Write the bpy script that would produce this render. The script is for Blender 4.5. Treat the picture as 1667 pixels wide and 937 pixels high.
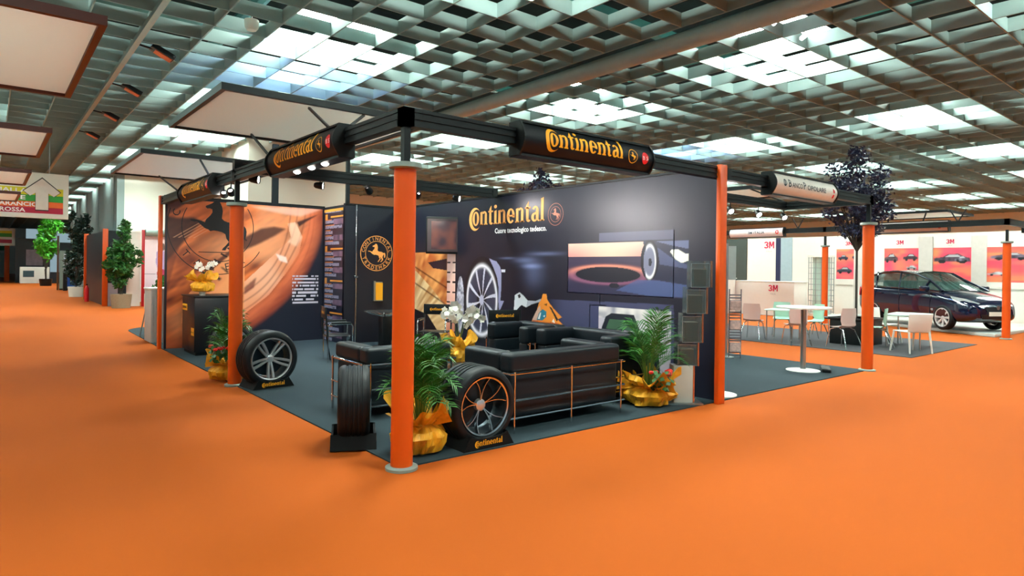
import bpy, math, random
import numpy as np
from mathutils import Vector, Matrix, noise
from mathutils.geometry import tessellate_polygon
random.seed(7); rng = np.random.default_rng(5)
S = bpy.context.scene
for o in list(bpy.data.objects): bpy.data.objects.remove(o)
PI = math.pi
# ---------------------------------------------------------------- camera
cam_d = bpy.data.cameras.new('camera'); cam = bpy.data.objects.new('camera', cam_d); S.collection.objects.link(cam)
F_PX, YAW, ROLL, SH = 1050.91, 0.88739, 0.012726, -32.19
fw = Vector((math.cos(YAW), math.sin(YAW), 0)); rt = Vector((math.sin(YAW), -math.cos(YAW), 0)); up = Vector((0, 0, 1))
r2 = rt*math.cos(ROLL)+up*math.sin(ROLL); u2 = -rt*math.sin(ROLL)+up*math.cos(ROLL)
M = Matrix((r2, u2, -fw)).transposed().to_4x4(); M.translation = (-2.6978, -4.7368, 1.6803)
cam.matrix_world = M
cam_d.sensor_width = 36; cam_d.lens = F_PX/1667*36; cam_d.shift_y = SH/1667; cam_d.clip_end = 400
S.camera = cam
# ---------------------------------------------------------------- world and exposure
W = bpy.data.worlds.new('world'); S.world = W; W.use_nodes = True
bg = W.node_tree.nodes['Background']; bg.inputs[0].default_value = (0.60, 0.84, 0.95, 1); bg.inputs[1].default_value = 0.5
S.view_settings.view_transform = 'Standard'; S.view_settings.look = 'None'
S.view_settings.exposure = -0.16; S.view_settings.gamma = 1.0
try: S.view_settings.use_curve_mapping = False
except Exception: pass
LAMP_PANEL = 84.0     # emission strength of the ceiling fluorescent panels
CEIL = 5.4724         # underside of the egg-crate ceiling
# ---------------------------------------------------------------- helpers
def lin(c):
    c = c/255.0
    return c/12.92 if c <= 0.04045 else ((c+0.055)/1.055)**2.4
def hx(h): h = h.lstrip('#'); return tuple(lin(int(h[i:i+2], 16)) for i in (0, 2, 4))
MATS = {}
def mat(name, col, rough=0.6, metal=0.0, var=0.08, scale=8.0, bump=0.0, bscale=60.0, emis=0.0, trans=0.0, alpha=1.0, coat=0.0, spec=0.5):
    if name in MATS: return MATS[name]
    if isinstance(col, str): col = hx(col)
    m = bpy.data.materials.new(name); m.use_nodes = True; nt = m.node_tree; N = nt.nodes; L = nt.links
    b = N['Principled BSDF']
    b.inputs['Roughness'].default_value = rough; b.inputs['Metallic'].default_value = metal
    b.inputs['Specular IOR Level'].default_value = spec
    b.inputs['Coat Weight'].default_value = coat
    tc = N.new('ShaderNodeTexCoord')
    nz = N.new('ShaderNodeTexNoise'); nz.inputs['Scale'].default_value = scale; nz.inputs['Detail'].default_value = 3
    L.new(tc.outputs['Object'], nz.inputs['Vector'])
    mp = N.new('ShaderNodeMapRange'); mp.inputs['To Min'].default_value = 1-var; mp.inputs['To Max'].default_value = 1+var
    L.new(nz.outputs[0], mp.inputs['Value'])
    vm = N.new('ShaderNodeVectorMath'); vm.operation = 'SCALE'; vm.inputs[0].default_value = col
    L.new(mp.outputs[0], vm.inputs['Scale']); L.new(vm.outputs[0], b.inputs['Base Color'])
    if bump:
        n2 = N.new('ShaderNodeTexNoise'); n2.inputs['Scale'].default_value = bscale; n2.inputs['Detail'].default_value = 4
        L.new(tc.outputs['Object'], n2.inputs['Vector'])
        bp = N.new('ShaderNodeBump'); bp.inputs['Strength'].default_value = bump; bp.inputs['Distance'].default_value = 0.01
        L.new(n2.outputs[0], bp.inputs['Height']); L.new(bp.outputs[0], b.inputs['Normal'])
    if emis:
        L.new(vm.outputs[0], b.inputs['Emission Color']); b.inputs['Emission Strength'].default_value = emis
    if trans: b.inputs['Transmission Weight'].default_value = trans; b.inputs['IOR'].default_value = 1.3
    if alpha < 1: b.inputs['Alpha'].default_value = alpha
    MATS[name] = m; return m
def vcmat(name, rough=0.45, coat=0.0, spec=0.5):
    if name in MATS: return MATS[name]
    m = bpy.data.materials.new(name); m.use_nodes = True; nt = m.node_tree
    b = nt.nodes['Principled BSDF']; a = nt.nodes.new('ShaderNodeVertexColor'); a.layer_name = 'ink'
    nt.links.new(a.outputs[0], b.inputs['Base Color']); b.inputs['Roughness'].default_value = rough
    b.inputs['Coat Weight'].default_value = coat; b.inputs['Specular IOR Level'].default_value = spec
    MATS[name] = m; return m
def tag(o, label=None, cat=None, group=None, kind=None):
    if label: o['label'] = label
    if cat: o['category'] = cat
    if group: o['group'] = group
    if kind: o['kind'] = kind
    return o
def thing(name, label, cat, loc=(0, 0, 0), rz=0.0, group=None):
    o = bpy.data.objects.new(name, None); S.collection.objects.link(o); o.location = loc; o.rotation_euler = (0, 0, rz)
    o.empty_display_size = 0.1
    return tag(o, label, cat, group)
def mesh_obj(name, verts, faces, m, parent=None, smooth=False):
    me = bpy.data.meshes.new(name); me.from_pydata([tuple(v) for v in verts], [], faces)
    ms = m if isinstance(m, (list, tuple)) else [m]
    for x in ms: me.materials.append(x)
    if smooth:
        me.polygons.foreach_set('use_smooth', [True]*len(me.polygons))
    me.update()
    o = bpy.data.objects.new(name, me); S.collection.objects.link(o)
    if parent: o.parent = parent
    return o
class MB:
    def __init__(s, M=None): s.v = []; s.f = []; s.mi = []; s.cur = 0; s.M = M
    def add(s, vs, fs):
        n = len(s.v)
        for v in vs: s.v.append(tuple(s.M @ Vector(v)) if s.M else tuple(v))
        for f in fs: s.f.append([i+n for i in f]); s.mi.append(s.cur)
        return s
    def b(s, x0, x1, y0, y1, z0, z1):
        return s.add([(x0, y0, z0), (x1, y0, z0), (x1, y1, z0), (x0, y1, z0), (x0, y0, z1), (x1, y0, z1), (x1, y1, z1), (x0, y1, z1)],
              [(3, 2, 1, 0), (4, 5, 6, 7), (0, 1, 5, 4), (1, 2, 6, 5), (2, 3, 7, 6), (3, 0, 4, 7)])
    def cb(s, cx, cy, cz, sx, sy, sz): return s.b(cx-sx/2, cx+sx/2, cy-sy/2, cy+sy/2, cz-sz/2, cz+sz/2)
    def bar(s, p, q, w, h=None):
        h = h or w; p = Vector(p); q = Vector(q); d = (q-p).normalized()
        u = d.cross(Vector((0, 0, 1)))
        if u.length < 1e-3: u = Vector((1, 0, 0))
        u.normalize(); t = u.cross(d); vs = []
        for c in (p, q):
            for a, b_ in ((-1, -1), (1, -1), (1, 1), (-1, 1)): vs.append(c+u*a*w/2+t*b_*h/2)
        return s.add(vs, [(3, 2, 1, 0), (4, 5, 6, 7), (0, 1, 5, 4), (1, 2, 6, 5), (2, 3, 7, 6), (3, 0, 4, 7)])
    def tube(s, path, r, n=8, caps=True):
        P = [Vector(p) for p in path]; m = len(P); R = r if isinstance(r, (list, tuple)) else [r]*m
        d0 = (P[1]-P[0]).normalized(); u = d0.cross(Vector((0, 0, 1)))
        if u.length < 1e-3: u = d0.cross(Vector((0, 1, 0)))
        u.normalize(); vs = []
        for i in range(m):
            d = ((P[min(i+1, m-1)]-P[max(i-1, 0)])).normalized()
            u = (u-d*u.dot(d)).normalized(); w = d.cross(u)
            for k in range(n):
                a = 2*PI*k/n; vs.append(P[i]+(u*math.cos(a)+w*math.sin(a))*R[i])
        fs = [(i*n+k, i*n+(k+1) % n, (i+1)*n+(k+1) % n, (i+1)*n+k) for i in range(m-1) for k in range(n)]
        if caps: fs += [tuple(range(n-1, -1, -1)), tuple((m-1)*n+k for k in range(n))]
        return s.add(vs, fs)
    def cyl(s, x, y, z0, z1, r, r1=None, n=24): return s.tube([(x, y, z0), (x, y, z1)], [r, r if r1 is None else r1], n)
    def lathe(s, prof, n=32, axis='z', c=(0, 0, 0), a0=0, a1=2*PI):
        full = abs(a1-a0-2*PI) < 1e-6; m = n if full else n+1; vs = []
        for k in range(m):
            a = a0+(a1-a0)*k/n; ca, sa = math.cos(a), math.sin(a)
            for r, h in prof:
                if axis == 'z': vs.append((c[0]+r*ca, c[1]+r*sa, c[2]+h))
                elif axis == 'y': vs.append((c[0]+r*ca, c[1]+h, c[2]+r*sa))
                else: vs.append((c[0]+h, c[1]+r*ca, c[2]+r*sa))
        q = len(prof)
        fs = [(k*q+i, ((k+1) % m)*q+i, ((k+1) % m)*q+i+1, k*q+i+1) for k in range(n) for i in range(q-1)]
        return s.add(vs, fs)
    def sph(s, c, r, n=10, sz=1.0):
        prof = [(max(1e-4, r*math.cos(t)), r*sz*math.sin(t)) for t in [(-PI/2+PI*i/(n//2+1)) for i in range(n//2+2)]]
        return s.lathe(prof, n, 'z', c)
    def prism(s, poly, h0, h1, T=None):
        """extrude a 2-D outline: local (a, b, h) -> T"""
        T = T or Matrix.Identity(4); n = len(poly)
        tri = tessellate_polygon([[Vector((a, b, 0)) for a, b in poly]])
        vs = [T @ Vector((a, b, h0)) for a, b in poly]+[T @ Vector((a, b, h1)) for a, b in poly]
        fs = [(t[2], t[1], t[0]) for t in tri]+[(t[0]+n, t[1]+n, t[2]+n) for t in tri]
        fs += [(i, (i+1) % n, (i+1) % n+n, i+n) for i in range(n)]
        return s.add(vs, fs)
    def build(s, name, m, parent=None, smooth=False, bevel=0.0, seg=2):
        o = mesh_obj(name, s.v, s.f, m, parent, False)
        if isinstance(m, (list, tuple)): o.data.polygons.foreach_set('material_index', s.mi)
        if smooth:
            o.data.polygons.foreach_set('use_smooth', [True]*len(o.data.polygons))
            try: o.data.set_sharp_from_angle(angle=math.radians(40))
            except Exception: pass
        if bevel:
            md = o.modifiers.new('bevel', 'BEVEL'); md.width = bevel; md.segments = seg; md.limit_method = 'ANGLE'
            o.data.polygons.foreach_set('use_smooth', [True]*len(o.data.polygons))
        return o
def kids(o): return [c for c in bpy.data.objects if c.parent == o]
def dup(o, loc=None, rz=None, label=None, group=None, parent=None, sc=None):
    c = o.copy(); S.collection.objects.link(c)
    if parent: c.parent = parent
    if loc is not None: c.location = loc
    if rz is not None: c.rotation_euler = (0, 0, rz)
    if label: c['label'] = label
    if group: c['group'] = group
    if sc: c.scale = sc
    for k in kids(o): dup(k, parent=c)
    return c
def frame(o, u, v):
    """matrix with local x -> u, local y -> v, local z -> u x v, origin o"""
    u = Vector(u).normalized(); v = Vector(v).normalized(); w = u.cross(v)
    T = Matrix((u, v, w)).transposed().to_4x4(); T.translation = o; return T
# --- 2-D lettering -------------------------------------------------
def text_polys(txt, size, bold=0.0, align='LEFT', space=1.0):
    cu = bpy.data.curves.new('t', 'FONT'); cu.body = txt; cu.size = size; cu.offset = bold; cu.align_x = align; cu.space_character = space
    cu.resolution_u = 2
    o = bpy.data.objects.new('t', cu); S.collection.objects.link(o)
    bpy.context.view_layer.update()
    me = bpy.data.meshes.new_from_object(o.evaluated_get(bpy.context.evaluated_depsgraph_get()))
    vs = [tuple(v.co) for v in me.vertices]; fs = [tuple(p.vertices) for p in me.polygons]
    bpy.data.objects.remove(o); bpy.data.curves.remove(cu); bpy.data.meshes.remove(me)
    return vs, fs
def put_text(name, txt, size, T, m, parent=None, bold=0.0, align='LEFT', sx=1.0, lift=0.002, width=None):
    vs, fs = text_polys(txt, size, bold, align)
    if width:
        xs = [v[0] for v in vs]; sx = width/(max(xs)-min(xs))
    mb = MB(T); mb.add([(x*sx, y, lift) for x, y, z in vs], fs)
    return mb.build(name, m, parent)
def ring(cx, cy, rx, ry, ix, iy, a0=0, a1=360, dx=0, dy=0, n=20):
    out = []; inn = []
    for k in range(n+1):
        a = math.radians(a0+(a1-a0)*k/n); out.append((cx+rx*math.cos(a), cy+ry*math.sin(a))); inn.append((cx+dx+ix*math.cos(a), cy+dy+iy*math.sin(a)))
    return [[out[k], out[k+1], inn[k+1], inn[k]] for k in range(n)]
def R4(x0, y0, x1, y1): return [[(x0, y0), (x1, y0), (x1, y1), (x0, y1)]]
def glyphs():
    G = {}
    n = R4(.06, 0, .27, .96)+R4(0, 0, .33, .09)+[[(0, .88), (.06, .88), (.27, .98), (.27, 1.02)]]
    n += ring(.46, .72, .25, .29, .06, .17, 0, 150)+R4(.5, 0, .71, .74)+R4(.44, 0, .78, .09)
    G['n'] = (n, .84)
    G['t'] = ([[(.1, .12), (.31, .12), (.31, 1.38), (.1, 1.1)]]+R4(0, .88, .48, 1.0)+ring(.3, .2, .2, .21, .02, .09, 180, 330), .54)
    G['i'] = (R4(.06, 0, .27, .96)+R4(0, 0, .33, .09)+[[(0, .88), (.06, .88), (.27, .98), (.27, 1.02)]]+ring(.165, 1.26, .14, .13, .001, .001), .39)
    G['e'] = (ring(.36, .5, .36, .52, .13, .4, -15, 180, dx=.02)+ring(.36, .5, .36, .52, .13, .4, 180, 318, dx=.02)+R4(.15, .45, .7, .56), .78)
    G['a'] = (R4(.38, .06, .6, .75)+ring(.33, .72, .27, .3, .08, .19, 0, 160)+ring(.27, .28, .27, .3, .08, .18, 60, 330, dx=.03)+R4(.3, .52, .45, .62)+R4(.55, 0, .68, .09), .74)
    G['l'] = (R4(.06, 0, .27, 1.5)+R4(0, 0, .33, .09)+[[(0, 1.42), (.06, 1.42), (.27, 1.5), (.27, 1.56)]], .38)
    G['C'] = (ring(.62, .47, .62, .86, .5, .72, 52, 308, dx=.16), .34)
    G['o'] = (ring(.36, .5, .34, .53, .12, .42), .74)
    return G
GL = glyphs()
def logo_polys(h=1.0, sx=1.22, emblem=True):
    """the wordmark, x-height h; returns polygons and total length"""
    x = 0.0; P = []
    for ch in 'Continental':
        g, w = GL[ch]
        P += [[((px+x)*h*sx, py*h) for px, py in q] for q in g]
        x += w
        if ch == 'o': x += .03
    return P, x*h*sx
def put_logo(name, T, length, m, parent=None, lift=0.003):
    P, L = logo_polys(); k = length/L; mb = MB(T)
    for q in P: mb.add([(a*k, b*k, lift) for a, b in q], [tuple(range(len(q)))])
    return mb.build(name, m, parent)
HORSE = [(335,108),(352,100),(375,88),(392,74),(402,62),(409,72),(421,70),(432,88),(441,110),(446,140),(442,170),(440,190),(455,205),(480,214),(515,217),(540,224),(556,235),(566,243),(578,234),(592,238),(603,252),(608,275),(606,300),(600,326),(588,333),(578,322),(582,300),(578,275),(568,262),(562,280),(553,300),(545,322),(556,350),(560,368),(548,385),(532,400),(526,413),(498,412),(503,402),(520,392),(534,368),(522,345),(502,322),(498,335),(512,352),(500,368),(478,388),(466,412),(442,411),(450,396),(466,380),(488,352),(472,330),(464,298),(440,284),(410,278),(385,276),(366,282),(352,270),(330,262),(305,240),(280,218),(262,222),(240,214),(238,206),(262,204),(290,208),(312,214),(330,222),(338,200),(352,186),(366,170),(378,150),(376,130),(360,124),(345,126),(334,118)]
def horse(s=1.0, flip=False):
    return [(((x-420)/210.0)*s*(-1 if flip else 1), -((y-250)/210.0)*s) for x, y in HORSE]
def put_horse(name, T, r, m, parent=None, lift=0.003, textm=None, words=('CONTINENTAL', 'TRADEMARK'), rw=0.16):
    """round horse emblem of outer radius r: two thin rings, the horse, lettering round the rim"""
    mb = MB(T); k = r*0.62; fl = Vector((0, 0, lift))
    poly = horse(k); tri = tessellate_polygon([[Vector((a, b, 0)) for a, b in poly]])
    mb.add([(a, b, lift) for a, b in poly], [t for t in tri])
    for (ro, ri) in ((1.0, .965), (.70, .672)):
        for q in ring(0, 0, r*ro, r*ro, r*ri, r*ri, n=48): mb.add([(a, b, lift) for a, b in q], [(0, 1, 2, 3)])
    return mb.build(name, m, parent)
def arc_text(name, txt, T, r, size, m, parent, mid=90, span=150, flip=False, lift=0.004, bold=0.0):
    mb = MB(T); n = len(txt)
    for i, ch in enumerate(txt):
        if ch == ' ': continue
        a = mid+(span/2-span*i/(n-1))*(-1 if flip else 1); ar = math.radians(a)
        vs, fs = text_polys(ch, size, bold, 'CENTER'); rot = ar-PI/2 if not flip else ar+PI/2
        c, s_ = math.cos(rot), math.sin(rot); off = -size*.33
        mb.add([(r*math.cos(ar)+x*c-(y+off)*s_, r*math.sin(ar)+x*s_+(y+off)*c, lift) for x, y, z in vs], fs)
    return mb.build(name, m, parent)
# --- printed pictures: a fine grid whose vertices carry ink colours --------------
def canvas(name, T, w, h, nu, nv, fn, m, parent=None, lift=0.0):
    U, V = np.meshgrid(np.linspace(0, 1, nu), np.linspace(0, 1, nv)); X = U*w; Y = V*h
    col = fn(X, Y, U, V); Tn = np.array(T)
    P = np.stack([X.ravel(), Y.ravel(), np.full(X.size, lift), np.ones(X.size)], 1) @ Tn.T
    idx = np.arange(nu*nv).reshape(nv, nu)
    q = np.stack([idx[:-1, :-1], idx[:-1, 1:], idx[1:, 1:], idx[1:, :-1]], -1).reshape(-1, 4)
    me = bpy.data.meshes.new(name); me.vertices.add(len(P)); me.vertices.foreach_set('co', P[:, :3].astype('f').ravel())
    me.loops.add(q.size); me.loops.foreach_set('vertex_index', q.ravel().astype('i')); me.polygons.add(len(q))
    me.polygons.foreach_set('loop_start', (np.arange(len(q))*4).astype('i'))
    try: me.polygons.foreach_set('loop_total', np.full(len(q), 4, 'i'))
    except Exception: pass
    me.update(calc_edges=True)
    ca = me.color_attributes.new('ink', 'FLOAT_COLOR', 'POINT')
    c4 = np.concatenate([np.clip(col, 0, 1).reshape(-1, 3), np.ones((len(P), 1))], 1)
    ca.data.foreach_set('color', c4.astype('f').ravel()); me.materials.append(m)
    o = bpy.data.objects.new(name, me); S.collection.objects.link(o)
    if parent: o.parent = parent
    return o
def C3(h): return np.array(hx(h))
def mix(a, b, t):
    t = np.clip(t, 0, 1)[..., None]; return a*(1-t)+b*t
def blur(m, k):
    for _ in range(k):
        m = (m+np.roll(m, 1, 0)+np.roll(m, -1, 0)+np.roll(m, 1, 1)+np.roll(m, -1, 1))/5
    return m
def inpoly(X, Y, poly):
    r = np.zeros(X.shape, bool); n = len(poly); j = n-1
    for i in range(n):
        xi, yi = poly[i]; xj, yj = poly[j]
        c = ((yi > Y) != (yj > Y)) & (X < (xj-xi)*(Y-yi)/(yj-yi+1e-12)+xi); r ^= c; j = i
    return r
def ss(a, b, x): t = np.clip((x-a)/(b-a), 0, 1); return t*t*(3-2*t)
def vnoise(X, Y, s, seed=0):
    g = np.random.default_rng(seed).random((64, 64)); x = X*s; y = Y*s
    xi = np.floor(x).astype(int); yi = np.floor(y).astype(int); fx = x-xi; fy = y-yi; fx = fx*fx*(3-2*fx); fy = fy*fy*(3-2*fy)
    a = g[xi % 64, yi % 64]; b = g[(xi+1) % 64, yi % 64]; c = g[xi % 64, (yi+1) % 64]; d = g[(xi+1) % 64, (yi+1) % 64]
    return (a*(1-fx)+b*fx)*(1-fy)+(c*(1-fx)+d*fx)*fy
# ---------------------------------------------------------------- materials
M_orange = mat('orange_carpet', (.39, .076, .0045), .92, var=.05, scale=.7, bump=.12, bscale=260, spec=.2)
M_dark = mat('charcoal_carpet', '#2B383E', .95, var=.08, scale=3, bump=.15, bscale=300, spec=.2)
M_black = mat('black_metal', '#0E1416', .42, .0, .06, spec=.35)
M_blackwall = mat('black_panel', '#161924', .42, 0, .06, spec=.5)
M_white = mat('white_paint', '#DDE5DC', .5, 0, .03)
M_col = mat('orange_lacquer', '#D9540D', .38, 0, .04)
M_chrome = mat('chrome', '#D8DCDD', .12, 1.0, .03)
M_steel = mat('brushed_steel', '#A9B0B0', .3, .9, .05)
M_greyplate = mat('grey_plate', '#8FA39C', .45, .3, .05)
M_leather = mat('black_leather', '#10191F', .42, 0, .1, bump=.12, bscale=90, spec=.32)
M_rubber = mat('tyre_rubber', '#10161A', .5, 0, .08, bump=.08, bscale=120, spec=.3)
M_gold = mat('yellow_ink', '#F5A81C', .5, 0, .02)
M_goldw = mat('light_orange_ink', '#FFB060', .5, 0, .02)
M_wink = mat('white_ink', '#F2F2F2', .5, 0, .02)
M_red = mat('red_ink', '#D8121F', .5, 0, .03)
M_fin = mat('ceiling_fin', '#8CA3A0', .7, 0, .04, spec=.2)
M_void = mat('dark_soffit', '#0F1E1E', .9, 0, .2, spec=.1)
M_leaf = mat('palm_leaf', '#2C6B1E', .45, 0, .35, scale=12)
M_leafd = mat('dark_leaf', '#232A4A', .5, 0, .4, scale=9)
M_leafg = mat('ficus_leaf', '#24601F', .5, 0, .4, scale=6)
M_stem = mat('stem', '#4B6B22', .6, 0, .2)
M_wood = mat('bark', '#3A3630', .8, 0, .2)
M_glass = mat('clear_glass', '#EAF4F2', .05, 0, 0, trans=.9, alpha=.35)
M_wrap = mat('yellow_organza', '#E8A922', .5, 0, .35, scale=14, alpha=.93, spec=.4)
# ================================================================ SETTING
o = MB().b(-30, 60, -30, 115, -.12, 0).build('floor', M_orange); tag(o, kind='structure')
o = MB().b(-30, 60, -14, 115, CEIL+1.5, CEIL+1.6).build('ceiling', M_void); tag(o, kind='structure')
X0, Y0, CS = 3.283, 4.6435, .8
g = MB(); FH = .22
xs = [X0+CS*k for k in range(-22, 56)]; ys = [Y0+CS*k for k in range(-14, 104)]
GAP = 3      # the recess beside the duct lies between fins GAP and GAP+1
for k, x in zip(range(-22, 56), xs): g.b(x-.012, x+.012, ys[0], ys[-1], CEIL, CEIL+FH)
for y in ys:
    g.b(xs[0], X0+GAP*CS, y-.012, y+.012, CEIL, CEIL+FH)
    g.b(X0+(GAP+1)*CS, xs[-1], y-.012, y+.012, CEIL, CEIL+FH)
o = g.build('ceiling', M_fin); tag(o, kind='structure')
# pipes and hangers in the dark void above the crates
pv = MB()
for x in (-5.2, 1.1, 9.7, 17.3, 25): pv.tube([(x, -10, CEIL+1.0), (x, 80, CEIL+1.0)], .12, 8)
for y in (-3, 3.4, 8.7, 14.2, 20): pv.b(-12, 44, y, y+.18, CEIL+.85, CEIL+1.05)
M_teal = mat('teal_pipe', '#2C6B66', .6, .1, .2)
o = pv.build('trim_1', M_teal); tag(o, kind='structure')
# the round light duct, its shadow gap, and the double rail on the left
o = MB().tube([(6.22, -10, CEIL), (6.22, 100, CEIL)], .155, 20).build('trim_2', mat('duct_white', '#A4B6B2', .5), smooth=True); tag(o, kind='structure')
o = MB().b(-.80, -.75, -10, 100, CEIL-.07, CEIL+.02).b(-.74, -.69, -10, 100, CEIL-.03, CEIL+.03).build('trim_3', M_greyplate); tag(o, kind='structure')
# hall walls
M_hall = mat('hall_wall', '#D9DCD0', .7, 0, .04, scale=.6)
M_hallg = mat('hall_wall_grey', '#7D8F8E', .6, 0, .06, scale=.5)
o = MB().b(1.9, 60, 27.5, 27.9, 0, 7).build('wall_back', M_hall); tag(o, kind='structure')
w = MB(); w.b(1.62, 1.9, 27.5, 47, 0, 7)
for k in range(4): w.b(1.59, 1.63, 28.2+k*5, 28.26+k*5, 0, 7)
o = w.build('wall_left', M_hallg); tag(o, kind='structure')
o = MB().b(46, 46.4, -30, 28, 0, 7).build('wall_right', M_hall); tag(o, kind='structure')
o = MB().b(-30, 1.7, 112, 112.4, 0, 7).build('wall_far', M_hall); tag(o, kind='structure')
o = MB().b(3.46, 6.64, 15.6, 18.5, 0, 7).build('wall_core', M_hall); tag(o, kind='structure')
# ceiling fluorescent panels in the void, a lattice of real fittings
M_lamp = mat('fluorescent_diffuser', (0.90, 1.0, 0.91), .5, emis=LAMP_PANEL)
M_lampb = mat('blue_fluorescent', (0.45, 0.62, 1.0), .5, emis=LAMP_PANEL*.45)
lt = None
def ceiling_light(x, y, blue=False, sx=1.7, sy=1.2):
    global lt
    r = thing('ceiling_light', 'blue-white fluorescent fitting glowing inside the egg-crate ceiling' if blue else 'large white fluorescent fitting glowing above the egg-crate ceiling', 'ceiling light', (x, y, CEIL+FH+.30), 0,
              'blue ceiling fittings' if blue else 'fluorescent fittings above the ceiling grid')
    MB().b(-sx/2-.03, sx/2+.03, -sy/2-.03, sy/2+.03, .02, .12).build('housing', M_black, r)
    MB().b(-sx/2, sx/2, -sy/2, sy/2, -.02, .02).build('diffuser', M_lampb if blue else M_lamp, r)
    return r
for i, x in enumerate((-4.32, 2.08, 8.4, 14.9, 21.3, 27.7, 34.1, 40.5)):
    for j in range(-1, 12):
        y = 1.25+4.8*j
        if (i >= 1 and j >= 5 and x > 1.9+.5) or y > 56 or (x > 16 and j < -1): continue
        ceiling_light(x, y)
for x, y in ((2.1, 8.1), (6.9, 22.4), (14.8, 8.2)): ceiling_light(x, y, True, 1.6, .9)
for x, y in ((6.56, .35), (7.5, .38)):
    r = thing('tube_lamp', ['small bright bare lamp hanging beside the round ceiling duct', 'second small bright lamp right of the one beside the duct'][x > 7], 'lamp', (x, y, CEIL+.02))
    MB().tube([(-.09, -.1, 0), (.09, .1, 0)], .035, 10).build('bulb', mat('bare_lamp', (1, 1, 1), .5, emis=40), r, True)
    MB().tube([(0, 0, .03), ((6.483 if x < 7 else 7.283)-x, 0, .12)], .012, 6).build('hanger', M_black, r)
# small fittings under the ceiling
r = thing('ceiling_speaker', 'round white loudspeaker hanging under the ceiling grid', 'speaker', (.49, 5.72, CEIL-.12))
MB().lathe([(.001, 0), (.07, 0), (.1, .04), (.11, .16), (.001, .17)], 20).build('body', M_white, r, True)
MB().tube([(0, 0, .16), (0, 0, .3)], .01, 6).build('hanger', M_black, r)
fl = None
for k, (x, y) in enumerate(((-.29, 8.16), (-.29, 11.33), (-.28, 14.5), (-.33, 17.7))):
    lab = ['nearest dark floodlight fixed beside the rail in the ceiling', 'second dark floodlight along the ceiling rail', 'third dark floodlight along the ceiling rail', 'farthest dark floodlight along the ceiling rail'][k]
    if not fl:
        fl = thing('floodlight', lab, 'floodlight', (x, y, CEIL-.02), 0, 'floodlights along the ceiling rail')
        b_ = MB(Matrix.Rotation(math.radians(25), 4, 'Y')); b_.b(-.2, .2, -.13, .13, -.06, .03); b_.build('housing', M_black, fl, bevel=.01)
        b_ = MB(Matrix.Rotation(math.radians(25), 4, 'Y')); b_.b(-.12, .17, -.1, .1, -.075, -.06); b_.build('lens', mat('flood_lens', '#C05A3C', .3), fl); MB().bar((-.44, 0, .06), (0, 0, .0), .03).build('bracket', M_black, fl)
    else: dup(fl, (x, y, CEIL-.02), label=lab)
# ================================================================ CARPETS
cp = [(4.62, .03), (9.05, .03), (9.05, 9.35), (.02, 9.35)]
o = MB().b(0, 9.05, 0, 10.0, .0, .012).build('booth_carpet', M_dark); tag(o, 'charcoal carpet under the main black and orange booth', 'carpet')
pl = [(0, 10.0), (2.6, 10.0), (2.6, 14.6), (1.2, 14.75)]+[(1.2-1.15*math.sin(t), 13.6+1.15*math.cos(t)) for t in [i*PI/2/10 for i in range(11)]]
o = MB().prism(pl, .002, .012).build('stand_carpet', M_dark); tag(o, 'grey carpet with rounded corner behind the left orange upright', 'carpet')
o = MB().b(11.55, 15.6, .17, 7.2, .002, .012).build('seating_carpet', mat('seating_carpet', '#48484C', .95, var=.06, bump=.1, bscale=200, spec=.2)); tag(o, 'dark grey carpet under the white tables and chairs', 'carpet')
# ================================================================ COLUMNS, UPRIGHTS, TRUSSES
HC, HT = 2.54, 3.0
def make_column(loc, label, post=True, d=0.0):
    r = thing('column', label, 'column', loc, 0, 'round orange columns')
    MB().cyl(0, 0, .03, HC-.05, .092, n=32).build('shaft', M_col, r, True)
    MB().lathe([(.001, 0), (.135, 0), (.135, .022), (.11, .032), (.001, .032)], 32).build('base_plate', M_greyplate, r, True)
    MB().lathe([(.001, HC-.05), (.115, HC-.05), (.135, HC-.04), (.135, HC), (.001, HC)], 32).build('capital', M_greyplate, r, True)
    if post: MB().b(-.03, .03, -.03, .03, HC, HT-.16).build('post', M_black, r)
    return r
c0 = make_column((0, 0, .0), 'nearest orange round column at the front corner of the booth')
dup(c0, (9.05, 0, 0), label='orange round column at the right corner past the red-orange upright')
dup(c0, (0, 4.66, 0), label='orange round column on the left side behind the alloy wheel')
dup(c0, (17.85, .15, 0), label='orange round column in front of the dark blue car')
dup(c0, (18.2, 5.0, 0), label='thin-looking orange column behind the white chairs, left of the tree')
def upright(x0, x1, y0, y1, h, label, m=None, g='flat orange upright boards'):
    o = MB().b(x0, x1, y0, y1, 0, h).build('upright_board', m or M_col, bevel=.004); tag(o, label, 'upright board', g); return o
upright(4.44, 4.585, -.10, -.04, 3.02, 'tall flat orange upright board ending the big black wall')
upright(-.07, -.01, 9.46, 9.60, 3.02, 'tall flat orange upright board left of the horse mural')
M_redb = mat('red_lacquer', '#B3141E', .4)
def truss(p, q, label, h=.15, w=.1, group='black truss beams'):
    """flat black aluminium beam with two grooves"""
    r = thing('truss_beam', label, 'beam', (0, 0, 0), 0, group)
    p = Vector(p); q = Vector(q)
    mb = MB(); mb.bar(p+Vector((0, 0, h*.40)), q+Vector((0, 0, h*.40)), w, h*.2); mb.bar(p, q, w*.8, h*.8)
    mb.bar(p-Vector((0, 0, h*.40)), q-Vector((0, 0, h*.40)), w, h*.2); mb.bar(p, q, w, h*.18)
    mb.build('beam', M_black, r)
    cc = MB()
    for e in (p, q): cc.cb(e.x, e.y, e.z, w*1.04, w*1.04, h*1.02)
    cc.build('end_connector', M_black, r)
    return r
ZT = HT-.075
truss((0, 0, ZT), (4.62, 0, ZT), 'black truss beam from the front corner to the orange upright')
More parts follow.
